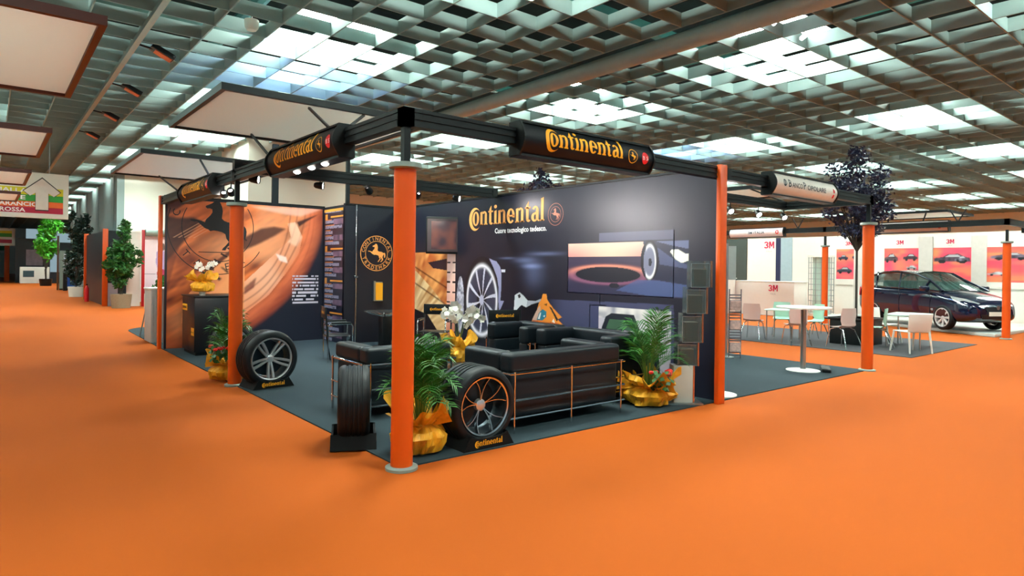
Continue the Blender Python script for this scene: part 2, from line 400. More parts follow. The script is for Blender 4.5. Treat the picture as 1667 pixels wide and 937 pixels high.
truss((4.7, 0, ZT), (9.05, 0, ZT), 'black truss beam over the right-hand stand carrying the white sign')
truss((0, .0, ZT), (0, 4.66, ZT), 'black truss beam from the front corner along the left side')
truss((0, 4.72, ZT), (0, 9.4, ZT), 'far black truss beam reaching the left orange upright')
truss((0, 4.66, ZT+.12), (4.5, 4.66, ZT+.12), 'black cross beam spanning the middle of the booth', .17, .1)
truss((17.85, .15, 3.05), (18.2, 5.0, 3.05), 'black beam above the dark blue car', .16)
truss((18.2, 5.0, 3.05), (18.2, 9.2, 3.05), 'black beam above the white booth left of the tree', .16)
truss((17.85, .15, 3.05), (25, .15, 3.05), 'black beam running back from the column at the car', .16)
for x, y, z0, z1, lab in ((3.3, 8.25, 3.03, 4.16, 'thin black pole rising from the corner of the text panel'), (2.15, 9.4, 3.03, 4.3, 'thick black pole rising above the horse mural')):
    o = MB().cb(x, y, (z0+z1)/2, .07 if y < 9 else .13, .07, z1-z0).build('support_pole', M_black); tag(o, lab, 'pole')
# sign boxes hung on the trusses
M_sign = mat('sign_black', '#080D14', .5, spec=.3)
def sign_box(name, label, x0, x1, T, face_m, cat='sign', h=.29, bulge=.075, group='illuminated fascia signs'):
    """T maps local x along the sign, local y up, local z outwards"""
    r = thing(name, label, cat, (0, 0, 0), 0, group)
    L = x1-x0; prof = [(-h/2, 0)]+[(-h/2+h*i/10, .02+bulge*math.sin(PI*(i/10))) for i in range(11)]+[(h/2, 0)]
    mb = MB(T); n = len(prof)
    vs = [(x0, a, b) for a, b in prof]+[(x1, a, b) for a, b in prof]
    mb.add(vs, [(i, i+n, i+1+n, i+1) for i in range(n-1)]); mb.build('curved_face', face_m, r, True)
    e = MB(T)
    for xa, xb in ((x0-.02, x0+.0), (x1-.0, x1+.02)):
        e = MB(T)
        pf = [(a*1.1, b+.02) for a, b in prof[1:-1]]+[(h/2*1.1, -.12), (-h/2*1.1, -.12)]
        m2 = len(pf); e.add([(xa, a, b) for a, b in pf]+[(xb, a, b) for a, b in pf], [tuple(range(m2-1, -1, -1)), tuple(range(m2, 2*m2))]+[(i, (i+1) % m2, (i+1) % m2+m2, i+m2) for i in range(m2)])
        e.build('end_cap', M_black, r)
    MB(T).b(x0, x1, -h/2-.01, h/2+.01, -.12, 0).b(x0, x1, h/2, h/2+.02, -.12, .04).b(x0, x1, -h/2-.02, -h/2, -.12, .04).build('back_box', M_black, r)
    return r
def curved(T, h=.29, bulge=.075):
    return lambda x, y: .02+bulge*math.cos(PI*max(-.5, min(.5, y/h)))+.003
def clip_y(q, y, keep_above):
    out = []
    for i in range(len(q)):
        a, b = q[i], q[(i+1) % len(q)]; ia = (a[1] >= y) == keep_above; ib = (b[1] >= y) == keep_above
        if ia: out.append(a)
        if ia != ib and abs(b[1]-a[1]) > 1e-9: t = (y-a[1])/(b[1]-a[1]); out.append((a[0]+(b[0]-a[0])*t, y))
    return out
def bands(polys, step=.02):
    out = []
    for q in polys:
        lo = min(p[1] for p in q); hi = max(p[1] for p in q); y = math.floor(lo/step)*step
        while y < hi:
            c = clip_y(clip_y(q, y, True), y+step, False) if hi-lo > step else q
            if len(c) >= 3: out.append(c)
            if hi-lo <= step: break
            y += step
    return out
def put_on_curve(name, polys, T, m, parent, h=.29, bulge=.075):
    fz = curved(T, h, bulge); mb = MB(T)
    for q in bands(polys): mb.add([(a, b, fz(a, b)) for a, b in q], [tuple(range(len(q)))])
    return mb.build(name, m, parent)
def text_curve(name, txt, size, x, y, T, m, parent, bold=0.0, width=None, h=.29, bulge=.075):
    vs, fs = text_polys(txt, size, bold); fz = curved(T, h, bulge)
    sx = 1 if not width else width/(max(v[0] for v in vs)-min(v[0] for v in vs)+1e-9)
    mb = MB(T)
    for q in bands([[(x+vs[i][0]*sx, y+vs[i][1]) for i in f] for f in fs]): mb.add([(a, b, fz(a, b)) for a, b in q], [tuple(range(len(q)))])
    return mb.build(name, m, parent)
M_blend = None
def logo_sign(label, x0, x1, T, scale=1.0):
    r = sign_box('logo_sign', label, x0, x1, T, M_sign)
    Lg = (x1-x0)*.60; P, L0 = logo_polys(); k = Lg/L0
    ox = x0+(x1-x0)*.14; P = [[(ox+a*k, b*k-.045) for a, b in q] for q in P]
    put_on_curve('wordmark', P, T, M_gold, r)
    ex = ox+Lg+.15
    E_ = ring(ex, 0, .075, .075, .068, .068, n=32)
    hp = [(ex+a, b) for a, b in horse(.05)]
    tri = tessellate_polygon([[Vector((a, b, 0)) for a, b in hp]]); E_ += [[hp[i] for i in t] for t in tri]
    put_on_curve('horse_emblem', E_, T, M_gold, r)
    bx = x1-.13; put_on_curve('stand_number_badge', [q for q in ring(bx, 0, .055, .065, .001, .001, n=20)], T, M_red, r)
    text_curve('stand_number', 'B 5', .06, bx-.045, -.02, T, M_wink, r, width=.085)
    return r
TR = frame((0, -.06, 2.905), (1, 0, 0), (0, 0, 1))
TL = frame((-.06, 0, 2.885), (0, -1, 0), (0, 0, 1))
logo_sign('black curved fascia sign with yellow wordmark on the right-hand beam', 1.17, 3.03, TR)
logo_sign('black curved fascia sign with yellow wordmark on the left-hand beam', -3.0, -1.1, TL)
logo_sign('farthest black curved wordmark sign seen edge-on above the horse mural', -7.5, -5.55, TL)
M_signw = mat('sign_white', '#D9D6CC', .4)
rs = sign_box('bank_sign', 'white curved bank sign with dark lettering on the right-hand beam', 5.68, 7.52, TR, M_signw)
M_dkink = mat('dark_ink', '#20303A', .5)
text_curve('lettering', 'B', .15, 6.02, -.03, TR, M_dkink, rs, .002); text_curve('lettering', 'ANCO', .1, 6.13, -.03, TR, M_dkink, rs, .001, .30)
text_curve('lettering', 'P', .15, 6.45, -.03, TR, M_dkink, rs, .002); text_curve('lettering', 'OPOLARE', .1, 6.56, -.03, TR, M_dkink, rs, .001, .58)
put_on_curve('bank_mark', ring(5.93, .02, .045, .05, .03, .035, n=16)+R4(5.92, -.02, 5.94, .06), TR, M_dkink, rs)
put_on_curve('stand_number_badge', ring(7.4, .02, .03, .035, .001, .001)+ring(7.4, -.06, .03, .03, .001, .001), TR, M_red, rs)
TX = frame((18.12, 0, 3.02), (0, -1, 0), (0, 0, 1))
M_signp = mat('sign_pinkwhite', '#D8CCC8', .4)
for a, b_, lab in ((-8.35, -6.35, 'white curved sign on the beam above the left end of the white booth'), (-3.5, -1.55, 'white curved sign on the beam just right of the tree')):
    rs = sign_box('fascia_sign', lab, a, b_, TX, M_signp)
    text_curve('lettering', '3M ITALIA', .12, a+.72, -.04, TX, M_dkink, rs, .002, .62)
    put_on_curve('stand_number_badge', ring(b_-.2, 0, .06, .07, .035, .04), TX, M_red, rs)
TE = frame((20.1, .19, 3.02), (1, 0, 0), (0, 0, 1))
sign_box('fascia_sign', 'dark end of a sign on the beam at the right edge of the picture', -.2, 1.4, TE, M_signp)
# round lamps and spots below the left sign
bl = None
M_bulb = mat('glowing_bulb', (1.0, .93, .82), .5, emis=30)
for k, y in enumerate((2.34, 1.93, 1.58)):
    lab = ['leftmost glowing globe lamp below the left wordmark sign', 'middle glowing globe lamp below the left wordmark sign', 'rightmost glowing globe lamp below the left wordmark sign'][k]
    if not bl:
        bl = thing('globe_lamp', lab, 'lamp', (-.03, y, 2.74), 0, 'globe lamps under the left sign')
        MB().sph((0, 0, 0), .045, 14).build('bulb', M_bulb, bl, True); MB().cyl(0, 0, .035, .1, .018, n=10).build('socket', M_black, bl)
    else: dup(bl, (-.03, y, 2.74), label=lab)
def spot(loc, aim, label, energy, col=(1, .9, .8), size=70, group='black spotlights'):
    r = thing('spotlight', label, 'spotlight', loc, 0, group); d = (Vector(aim)-Vector(loc)).normalized()
    q = d.to_track_quat('-Z', 'Y').to_matrix().to_4x4()
    MB(q).lathe([(.03, .09), (.045, .07), (.055, 0), (.06, -.05), (.05, -.045), (.03, .03)], 16).build('can', M_black, r, True)
    MB(q).lathe([(.001, -.035), (.048, -.035)], 16).build('lens', mat('spot_lens', (1, .92, .85), .4, emis=25), r)
    MB().tube([(0, 0, .03), (0, 0, .08 if loc[2] > 2.85 else .16)], .008, 6).build('bracket', M_black, r)
    ld = bpy.data.lights.new('light', 'SPOT'); ld.energy = energy; ld.color = col; ld.spot_size = math.radians(size); ld.spot_blend = .8; ld.shadow_soft_size = .05
    lo = bpy.data.objects.new('light', ld); S.collection.objects.link(lo); lo.parent = r; lo.matrix_local = q @ Matrix.Translation((0, 0, -.06))
    return r
spot((.0, 5.3, 2.72), (1.4, 9.4, 1.9), 'left black spotlight aimed at the horse mural', 110)
spot((.0, 4.95, 2.72), (2.0, 9.4, 1.8), 'right black spotlight aimed at the horse mural', 110)
spot((.25, 4.66, 2.89), (4.6, 1.2, 2.4), 'added black spotlight at the left end of the cross beam', 330, (1, .95, .95), 60)  # cross-beam spots are added lamps, placed to give the big wall its sheen
spot((1.2, 4.66, 2.89), (4.62, 2.0, 2.5), 'added black spotlight on the cross beam aimed at the sunset picture', 150, (1, .93, .93), 60)
spot((3.7, 4.66, 2.89), (4.62, 3.3, 2.6), 'added black spotlight on the cross beam nearest the wordmark wall', 26, (1, .93, .95), 80)
spot((2.0, 4.66, 2.89), (4.6, 6.8, 1.2), 'added black spotlight on the cross beam aimed at the corner screen', 70)  # this spot and the next are added to brighten screen corner and emblem
spot((2.9, 4.66, 2.89), (4.0, 8.2, 1.7), 'added black spotlight on the cross beam aimed at the round emblem', 40)
for k, (x, y) in enumerate(((7.2, 2.66), (8.1, 2.74), (9.0, 2.86))):
    spot((x, 1.5, 2.72), (x-1.2, -.7, .8), ['leftmost blazing halogen spotlight behind the upright board', 'middle blazing halogen spotlight below the white bank sign', 'rightmost blazing halogen spotlight below the white bank sign'][k], 60, (1, .95, .92), 110, 'blazing halogen spotlights')
# canopies: thin white boards in black frames, hung above the beams
M_can = mat('canopy_white', '#D8D8CC', .6, 0, .03)
def translucent_board():
    m = bpy.data.materials.new('canopy_fabric'); m.use_nodes = True; nt = m.node_tree; b = nt.nodes['Principled BSDF']; out = nt.nodes['Material Output']
    b.inputs['Base Color'].default_value = (*hx('#D8D8CC'), 1); b.inputs['Roughness'].default_value = .7
    t = nt.nodes.new('ShaderNodeBsdfTranslucent'); n = nt.nodes.new('ShaderNodeTexNoise'); n.inputs['Scale'].default_value = 1.2
    r = nt.nodes.new('ShaderNodeMapRange'); r.inputs['To Min'].default_value = .12; r.inputs['To Max'].default_value = .2
    t.inputs['Color'].default_value = (.62, .66, .60, 1); x = nt.nodes.new('ShaderNodeMixShader')
    nt.links.new(n.outputs[0], r.inputs['Value']); nt.links.new(r.outputs[0], x.inputs[0]); nt.links.new(b.outputs[0], x.inputs[1]); nt.links.new(t.outputs[0], x.inputs[2]); nt.links.new(x.outputs[0], out.inputs['Surface'])
    return m
M_can = translucent_board()
def canopy(x0, x1, y0, y1, z, label, frame_m=None, w=.05):
    r = thing('canopy_panel', label, 'canopy', (0, 0, 0), 0, 'white canopy boards')
    MB().add([(x0, y0, z+.01), (x1, y0, z+.01), (x1, y1, z+.01), (x0, y1, z+.01)], [(0, 1, 2, 3)]).build('board', M_can, r)
    f = MB(); f.b(x0-w, x0, y0-w, y1+w, z-.02, z+.05).b(x1, x1+w, y0-w, y1+w, z-.02, z+.05).b(x0, x1, y0-w, y0, z-.02, z+.05).b(x0, x1, y1, y1+w, z-.02, z+.05)
    f.build('frame', frame_m or M_black, r); return r
M_rbrown = mat('brown_frame', '#4A1F16', .5)
k1 = canopy(-.9, 1.40, 1.95, 4.2, 3.4, 'large white canopy board on struts above the left-hand beam')
for p_, q_ in (((.0, 2.1, 3.39), (0, 1.4, 3.0)), ((-.02, 4.0, 3.39), (0, 3.3, 3.0)), ((.6, 2.0, 3.39), (0, 1.2, 3.0))): MB().bar(p_, q_, .024).build('strut', M_black, k1)
k2 = canopy(-.83, 1.40, 6.6, 9.6, 3.4, 'white canopy board on struts above the far left beam')
for p_, q_ in (((.0, 6.7, 3.39), (0, 6.0, 3.0)), ((-.1, 9.4, 3.39), (0, 8.2, 3.0))): MB().bar(p_, q_, .024).build('strut', M_black, k2)
for k, (ya, yb) in enumerate(((.75, 3.3), (5.75, 8.3), (10.75, 13.3), (15.75, 18.3))):
    canopy(-4.1, -2.09, ya, yb, 3.4, ['nearest white canopy board with brown edge, top left', 'second white canopy board on the left side', 'third white canopy board on the left side, before the arrow sign', 'fourth, smallest white canopy board over the arrow sign'][k], M_rbrown)
truss((-3.1, -6, ZT), (-3.1, 20, ZT), 'black beam of the booth across the aisle carrying the left canopy boards')
o = MB().b(-7.0, -6.9, -12, 60, 0, 3.0).build('unseen_wall', mat('shading_wall_dark', '#2A2D33', .8)); tag(o, 'added dark wall out of view, shading the left aisle', 'wall')  # unseen wall, added to hold back side light and darken the left floor
kc = canopy(9.2, 10.9, 2.3, 3.5, 3.35, 'pinkish canopy board seen below the right-hand beam')
MB().bar((9.3, 2.4, 3.36), (9.0, 1.5, 3.0), .024).build('strut', M_black, kc)
truss((4.7, 1.5, ZT), (9.05, 1.5, ZT), 'black lighting bar carrying the three blazing halogen spots')
truss((9.05, 0, ZT), (9.05, 1.5, ZT), 'short black beam joining the right-hand column to the lighting bar')
kc = canopy(18.4, 20.6, 1.7, 4.6, 3.45, 'white canopy board above the booth with the car')
MB().bar((18.4, 2.2, 3.45), (18.1, 2.2, 3.1), .03).build('strut', M_black, kc)
for x, y in ((18.2, 7.9), (18.2, 6.0), (18.2, 3.0), (18.2, 1.3)):
    pass
vb = None
for k, y in enumerate((5.9, 1.35)):
    r = thing('strut_pair', ['black V-shaped strut pair on the beam left of the tree', 'black V-shaped strut pair on the beam above the car'][k], 'strut', (18.2, y, 3.12))
    MB().bar((0, 0, 0), (0, .2, .35), .03).build('strut', M_black, r); MB().bar((0, 0, 0), (0, -.2, .35), .03).build('strut', M_black, r)
# ================================================================ BOOTH WALLS AND THEIR PRINTS
M_print = vcmat('glossy_print', .38); M_printr = vcmat('matt_print', .6)
WH = 3.0
def dist_seg(X, Y, a, b):
    ax, ay = a; bx, by = b; dx, dy = bx-ax, by-ay
    t = np.clip(((X-ax)*dx+(Y-ay)*dy)/(dx*dx+dy*dy+1e-9), 0, 1); return np.hypot(X-ax-t*dx, Y-ay-t*dy)
# --- horse mural wall
TH = frame((.02, 9.375, 0), (1, 0, 0), (0, 0, 1))
def fn_horse(X, Y, U, V):
    r = np.sqrt(((X+.3)/3.5)**2+((Y-3.0)/3.15)**2)
    c = -X*.55+Y*.83; a = X*.83+Y*.55
    st = vnoise(c*1.0+10, a*.22+3, 7, 1)*.6+vnoise(c+3, a*.3, 17, 2)*.4
    arc = vnoise(r*6+2, np.arctan2(Y-3, X+.3)*1.2+9, 5, 3)
    base = mix(C3('#5E2014'), C3('#EA7A3C'), st*1.5-.18)
    base = mix(base, C3('#F0A070'), ss(.55, .95, vnoise(X+5, Y+1, 1.3, 4))*.7)
    m = inpoly(X, Y, [(1.45,.6),(1.5,1.32),(1.98,1.78),(2.4,2.19),(2.49,2.26),(2.4,2.6),(2.57,2.64),(2.74,2.32),(2.67,1.97),(2.41,1.55),(2.02,1.04)])
    base = np.where(m[..., None], mix(C3('#D67844'), C3('#F2B694'), .2+.9*vnoise(X, Y, 2.5, 5)), base)
    m = inpoly(X, Y, [(.3,.5),(.35,1.0),(.75,1.45),(1.2,1.9),(1.5,2.02),(1.5,.65),(1.2,.2)])
    base = np.where(m[..., None], mix(C3('#B5532E'), C3('#F09A62'), .2+vnoise(c+4, a*.3, 5, 6)), base)
    for k, rr in enumerate((.80, .84, .88, .915, .95)):
        base = mix(base, C3('#6E281C'), np.exp(-((r-rr-.008*np.sin(3*a+k))/.006)**2)*.45*(X > 1.2))
    base = mix(base, mix(C3('#D86A44'), C3('#8A3428'), ss(.93, 1.0, r)), ss(.86, .94, r)*.75)
    for p, col, al in (([(1.3,2.15),(1.83,2.46),(2.11,2.52),(2.38,2.48),(2.11,2.3),(1.78,2.12),(1.3,1.9)], '#3A1512', .9), ([(2.6,2.64),(3.12,2.85),(2.87,2.69),(2.66,2.54)], '#2A1418', .95),
                       ([(1.6,2.92),(3.2,2.97),(2.69,2.77),(2.34,2.8),(1.9,2.86)], '#EDB49C', .7), ([(2.15,1.93),(2.38,1.86),(2.41,1.73),(2.24,1.78)], '#F6D8CC', .8), ([(2.4,2.2),(2.49,2.3),(2.44,2.6),(2.6,2.62),(2.72,2.3),(2.6,2.1)], '#F4C4A4', .6),
                       ([(0,1.7),(0,2.62),(.21,2.6),(.51,2.62),(.66,2.55),(.59,2.45),(.33,2.12),(.14,1.85)], '#1E1218', .9), ([(0,.9),(0,1.75),(.25,2.05),(.12,1.5)], '#5B2A20', .6), ([(0,2.6),(0,3.1),(.6,3.1),(.3,2.85)], '#33202C', .75),
                       ([(.7,1.56),(1.5,2.22),(1.5,2.14),(.76,1.48)], '#4A1C16', .9), ([(.86,1.48),(.91,1.48),(1.05,1.39),(1.0,1.34)], '#1A1010', 1), ([(1.02,1.63),(1.06,1.63),(1.19,1.54),(1.16,1.5)], '#1A1010', 1), ([(1.5,1.2),(1.75,1.42),(1.7,1.2),(1.5,1.05)], '#6B2820', .8)):
        bm_ = (blur(inpoly(X, Y, p).astype(float), 9 if len(p) > 4 else 4)*al)[..., None]; base = base*(1-bm_)+C3(col)*bm_
    for k in range(7):
        p0 = (.7+.13*k, 1.62+.12*k)
        base = np.where((dist_seg(X, Y, (p0[0]-.05, p0[1]-.08), (p0[0]+.05, p0[1]-.14)) < .018)[..., None], C3('#24100E'), base)
    for k in range(5):
        base = mix(base, C3('#F4B088'), np.exp(-((c-(1.55+.05*k))/.008)**2)*.6*(X < .8)*(Y > 2.2))
    base = mix(base, C3('#171B28'), ss(.985, 1.035, r+0*X)); base = np.where((X < .03)[..., None], C3('#171B28'), base)
    # paragraph of small print, too small to read
    row = (Y-.8)/.075; ri = np.floor(row)
    tm = (X > 2.52) & (X < 3.12) & (Y > .82) & (Y < 1.46) & ((row-ri) > .45) & (vnoise(X*3+ri*7, ri*3.1, 9, 8) > .28)
    return np.where(tm[..., None], C3('#B9B4C0'), base)
t = thing('mural_wall', 'black booth wall printed with an orange glowing tyre and a black horse', 'wall', group=None)
MB().b(.02, 3.25, 9.38, 9.44, 0.0, WH).build('panel', M_blackwall, t)
MB().b(.0, 3.27, 9.36, 9.46, WH, WH+.03).build('top_rail', M_black, t)
canvas('mural_print', TH, 3.2, 2.96, 330, 300, fn_horse, M_print, t, .002)
M_hk = mat('black_ink', '#0D0D12', .5)
hm = MB(frame((1.0, 9.372, 2.45), (1, 0, 0), (0, 0, 1))); hp = [(a*1.0, b*1.0) for a, b in horse(.62)]
hm.prism(hp, .002, .004); 
E_ = ring(0, 0, .70, .72, .685, .705, 150, 395, n=60)+ring(0, 0, .96, .98, .945, .965, 160, 330, n=60)
for q in E_: hm.add([(a, b, .003) for a, b in q], [(0, 1, 2, 3)])
hm.b(-.38, .30, -.53, -.515, .002, .004); hm.build('horse_figure', M_hk, t)
arc_text('rim_lettering', 'CONT', frame((1.0, 9.372, 2.45), (1, 0, 0), (0, 0, 1)), .83, .2, M_hk, t, 135, 55)
arc_text('rim_lettering', 'TALEX', frame((1.0, 9.372, 2.45), (1, 0, 0), (0, 0, 1)), .83, .2, M_hk, t, 262, 80, True)
# --- text column wall
def fn_text(X, Y, U, V):
    base = np.zeros(X.shape+(3,))+C3('#1B2033')
    row = Y/.118; ri = np.floor(row); fr = row-ri
    n = np.random.default_rng(3).random(64); ln = n[ri.astype(int) % 64]
    blk = ((ri.astype(int)) % 6)
    g = (fr > .25) & (fr < .8) & (X > .06) & (X < .45+.5*ln) & (vnoise(X*5, Y*9, 7, 9) > .2) & (blk != 5)
    base = np.where(g[..., None], C3('#8C90AA'), base)
    o = (fr > .82) & (X > .06) & (X < .35+.2*ln) & (blk != 5); base = np.where(o[..., None], C3('#C77A3E'), base)
    ph = (X > .5) & (ri.astype(int) % 3 == 1); base = np.where(ph[..., None], mix(C3('#3A3550'), C3('#8A7088'), vnoise(X, Y, 9, 11)), base)
    y2 = (blk == 5) & (X > .06) & (X < .18); base = np.where(y2[..., None], C3('#E59A3A'), base)
    y3 = (blk == 5) & (X > .35) & (fr > .3) & (fr < .6); base = np.where(y3[..., None], C3('#E59A3A'), base)
    top = (Y > 2.88); return np.where(top[..., None], C3('#E8A43C'), base)
TT = frame((3.235, 9.3, 0), (0, -1, 0), (0, 0, 1))
t = thing('text_wall', 'narrow black booth wall with a column of small print, right of the mural', 'wall')
MB().b(3.25, 3.31, 8.25, 9.38, 0, WH).build('panel', M_blackwall, t)
canvas('timeline_print', TT, 1.0, 2.94, 90, 420, fn_text, M_print, t, .004)
# --- emblem wall
t = thing('emblem_wall', 'black booth wall with a round orange horse emblem', 'wall')
MB().b(3.31, 4.60, 8.25, 8.31, 0, WH).build('panel', M_blackwall, t)
MB().b(3.25, 4.66, 8.23, 8.33, WH, WH+.03).build('top_rail', M_black, t)
TEm = frame((4.0, 8.245, 1.97), (1, 0, 0), (0, 0, 1))
put_horse('horse_emblem', TEm, .39, M_goldw, t)
arc_text('rim_lettering', 'CONTINENTAL', TEm, .325, .11, M_goldw, t, 90, 160)
arc_text('rim_lettering', 'TRADEMARK', TEm, .325, .11, M_goldw, t, 270, 140, True)
o = MB().tube([(3.48, 8.18, 0), (3.48, 8.18, 3.0)], .018, 12).tube([(3.44, 8.18, 1.45), (3.52, 8.18, 1.45)], .03, 10).build('chrome_pole', M_chrome, smooth=True); tag(o, 'thin chrome pole standing before the wall left of the round emblem', 'pole')
r = thing('leaflet_holder', 'yellow leaflet holder on the black wall under the round emblem', 'leaflet holder', (4.03, 8.2, .94))
MB().b(-.11, -.07, -.01, .04, 0, .42).b(-.07, .11, .02, .04, 0, .4).b(-.11, .11, -.01, .04, -.02, 0).build('holder', M_steel, r)
MB().b(-.06, .11, -.0, .02, .0, .38).build('leaflets', M_gold, r)
# --- big wall
TW = frame((4.595, 8.25, 0), (0, -1, 0), (0, 0, 1))
def fn_big(X, Y, U, V):
    base = np.zeros(X.shape+(3,))+C3('#1C1E2C')
    def P(poly, col, al=1.0):
        nonlocal base
        base = np.where(inpoly(X, Y, poly)[..., None], base*(1-al)+(C3(col) if isinstance(col, str) else col)*al, base)
    def EL(cx, cy, rx, ry): return np.hypot((X-cx)/rx, (Y-cy)/ry)
    # glowing orange print and tread strip, far corner
    reg = (X < 1.94) & (Y < 2.0)
    ang = np.arctan2(Y-(-.3), X-(-.4)); rr = np.hypot(X+.4, Y+.3)
    st = vnoise(ang*3+2, rr*.4, 9, 21)
    g = mix(C3('#B24A1C'), C3('#F6A860'), st*1.2)
    lo = inpoly(X, Y, [(0,0),(0,1.6),(.7,1.6),(1.34,1.25),(1.94,.85),(1.94,0)]); g = np.where(lo[..., None], mix(C3('#C88A50'), C3('#FFE0A8'), vnoise(ang*4+7, rr*.3, 9, 22)), g)
    g = np.where(inpoly(X, Y, [(.6,.78),(1.2,.68),(1.94,.1),(1.94,0),(.6,0)])[..., None], C3('#241C20'), g)
    g = np.where(inpoly(X, Y, [(1.2,1.78),(1.93,1.86),(1.93,1.62),(1.4,1.66)])[..., None], C3('#30202A'), g)
    for s0 in (0, .35, .8): g = mix(g, C3('#5A2410'), np.exp(-((Y-(1.9-.55*X*.6-s0))/.02)**2)*.8*(Y > .9))
    base = np.where(reg[..., None], g, base)
    k = Y/.2; ki = np.floor(k); fr = k-ki
    strip = (X > 1.94) & (X < 2.24) & (Y < 1.98)
    sc = mix(C3('#D9683A'), C3('#F6D2C4'), Y/1.7); base = np.where(strip[..., None], np.where(((fr > .82) & ((X < 2.06) | (X > 2.14)))[..., None], C3('#1C1416'), sc), base)
    # car wheels, wing line
    e = EL(3.13, 1.07, .50, .70); base = mix(base, C3('#12131C'), (e < 1.18)*1.0)
    base = mix(base, C3('#EDE8F2'), np.exp(-((e-.93)/.06)**2))
    base = mix(base, C3('#6A6E90'), ((e < .88) & (e > .3))*.25)
    th = np.arctan2((Y-1.07)/.70, (X-3.16)/.50)
    sp = np.abs(((th*5/PI+e*.25) % 1)-.5) < .09+.05*(1-e); base = mix(base, C3('#D8D4E6'), (sp & (e < .88) & (e > .12))*.9)
    base = mix(base, C3('#B8B4CC'), (e < .14)*1.0)
    e2 = EL(2.42, .95, .13, .56); base = mix(base, mix(C3('#55586E'), C3('#DAD8E8'), vnoise(X, Y, 22, 23)), (e2 < 1)*.9)
    P([(3.35,1.86),(3.45,1.83),(3.58,1.8),(3.69,1.7),(3.73,1.57),(3.73,1.32),(3.71,1.09),(3.82,1.09),(3.72,.94),(3.67,.9),(3.65,1.09),(3.65,1.32),(3.6,1.51),(3.48,1.7)], '#9A98BE')
    P([(3.72,1.65),(3.84,1.66),(3.84,1.61),(3.73,1.61)], '#E0E0EE')
    for cx, cy, rx, ry, a in ((4.55, 1.72, .22, .04, .8), (4.35, 1.82, .25, .05, .45), (4.6, 1.6, .25, .25, .25), (4.9, 1.93, .4, .03, .3), (3.9, 1.86, .2, .02, .35)):
        base = mix(base, C3('#8C98CC'), np.exp(-EL(cx, cy, rx, ry)**2)*a)
    # violet field
    v = inpoly(X, Y, [(5.0,1.17),(7.54,1.21),(7.56,.1),(5.0,.0)]); base = mix(base, C3('#454868'), v*ss(4.9, 5.4, X)*.85)
    P([(5.97,1.0),(5.97,1.12),(7.55,1.12),(7.55,.2),(5.97,.1)], '#3E4262')
    # sunset picture
    P([(5.46,1.3),(5.46,2.09),(7.77,2.09),(7.77,1.3)], '#2A2A40')
    sky = (X > 5.46) & (X < 7.2) & (Y > 1.88) & (Y < 2.09)
    base = np.where(sky[..., None], mix(mix(C3('#E08A86'), C3('#F4C0A8'), np.exp(-((X-6.37)/.6)**2)), C3('#EFC8B4'), (Y-1.9)/.2), base)
    gr = (X > 5.46) & (X < 7.77) & (Y < 1.88) & (Y > 1.3)
    base = np.where(gr[..., None], mix(C3('#2B2C46'), C3('#3A3048'), (Y-1.3)/.5), base)
    e = EL(6.30, 1.60, .86, .155); dsk = np.exp(-((e-.88)/.14)**2)*gr
    base = mix(base, mix(C3('#8A5570'), C3('#E89078'), ss(1.55, 1.72, Y)), dsk*.95)
    base = mix(base, C3('#161A26'), (e < .76)*gr*1.0); base = mix(base, C3('#161A26'), (EL(6.46, 1.44, .1, .04) < 1)*1.0)
    P([(6.89,1.53),(7.22,1.54),(7.77,1.48),(7.77,1.32),(7.14,1.31),(6.5,1.37)], '#4C5C8C', .75)
    P([(7.0,2.09),(7.77,2.09),(7.77,1.48),(7.15,1.56),(7.05,1.8)], '#23283E'); P([(7.2,2.09),(7.77,2.09),(7.77,1.97),(7.5,2.02)], '#5E6688'); P([(7.25,2.0),(7.5,1.85),(7.77,1.75),(7.77,1.7),(7.3,1.76)], '#4A5274')
    e = EL(7.12, 1.80, .11, .24); base = mix(base, C3('#10121C'), (EL(7.12, 1.82, .16, .29) < 1)*1.0); base = mix(base, C3('#8E90AC'), (e < 1)*.7); base = mix(base, C3('#F2F0F6'), np.exp(-((e-.95)/.1)**2)*(X > 7.05)); base = mix(base, C3('#20222E'), (EL(7.13, 1.79, .03, .06) < 1)*1.0)
    P([(7.47,1.94),(7.51,1.97),(7.6,1.97),(7.71,1.91),(7.77,1.91),(7.77,1.81),(7.67,1.78),(7.56,1.83)], '#F0EEE0')
    P([(6.14,2.24),(7.52,2.24),(7.52,2.11),(6.14,2.11)], '#5A5C78', .7)
    # off-road car picture
    P([(6.15,.2),(6.15,1.1),(7.5,1.12),(7.5,.2)], '#B9B2BE'); base = np.where(((X > 6.15) & (X < 7.5) & (Y > .95) & (Y < 1.12))[..., None], mix(C3('#8A8898'), C3('#E4DCD8'), vnoise(X, Y, 11, 25)), base)
    P([(6.2,.75),(6.3,.97),(6.42,1.03),(6.85,1.02),(6.97,.8)], '#20232E'); P([(6.3,.78),(6.38,.94),(6.84,.94),(6.9,.8)], '#3C5A46')
    P([(6.2,.72),(7.1,.72),(7.2,.45),(6.2,.36)], '#E6E2EA'); P([(6.25,.56),(7.1,.58),(7.16,.5),(6.25,.46)], '#22242E'); P([(6.2,.5),(7.3,.52),(7.35,.0),(6.15,.0)], '#181B28')
    P([(6.33,.28),(6.45,.42),(6.72,.46),(6.7,.3),(6.5,.2)], '#C8C8DA')
    for k2 in range(4): P([(6.4+.08*k2,.24),(6.44+.08*k2,.24),(6.5+.07*k2,.42),(6.46+.07*k2,.42)], '#20222E')
    # motorbike
    P([(4.3,.7),(4.35,1.15),(4.75,1.15),(4.8,.7)], '#14151E')
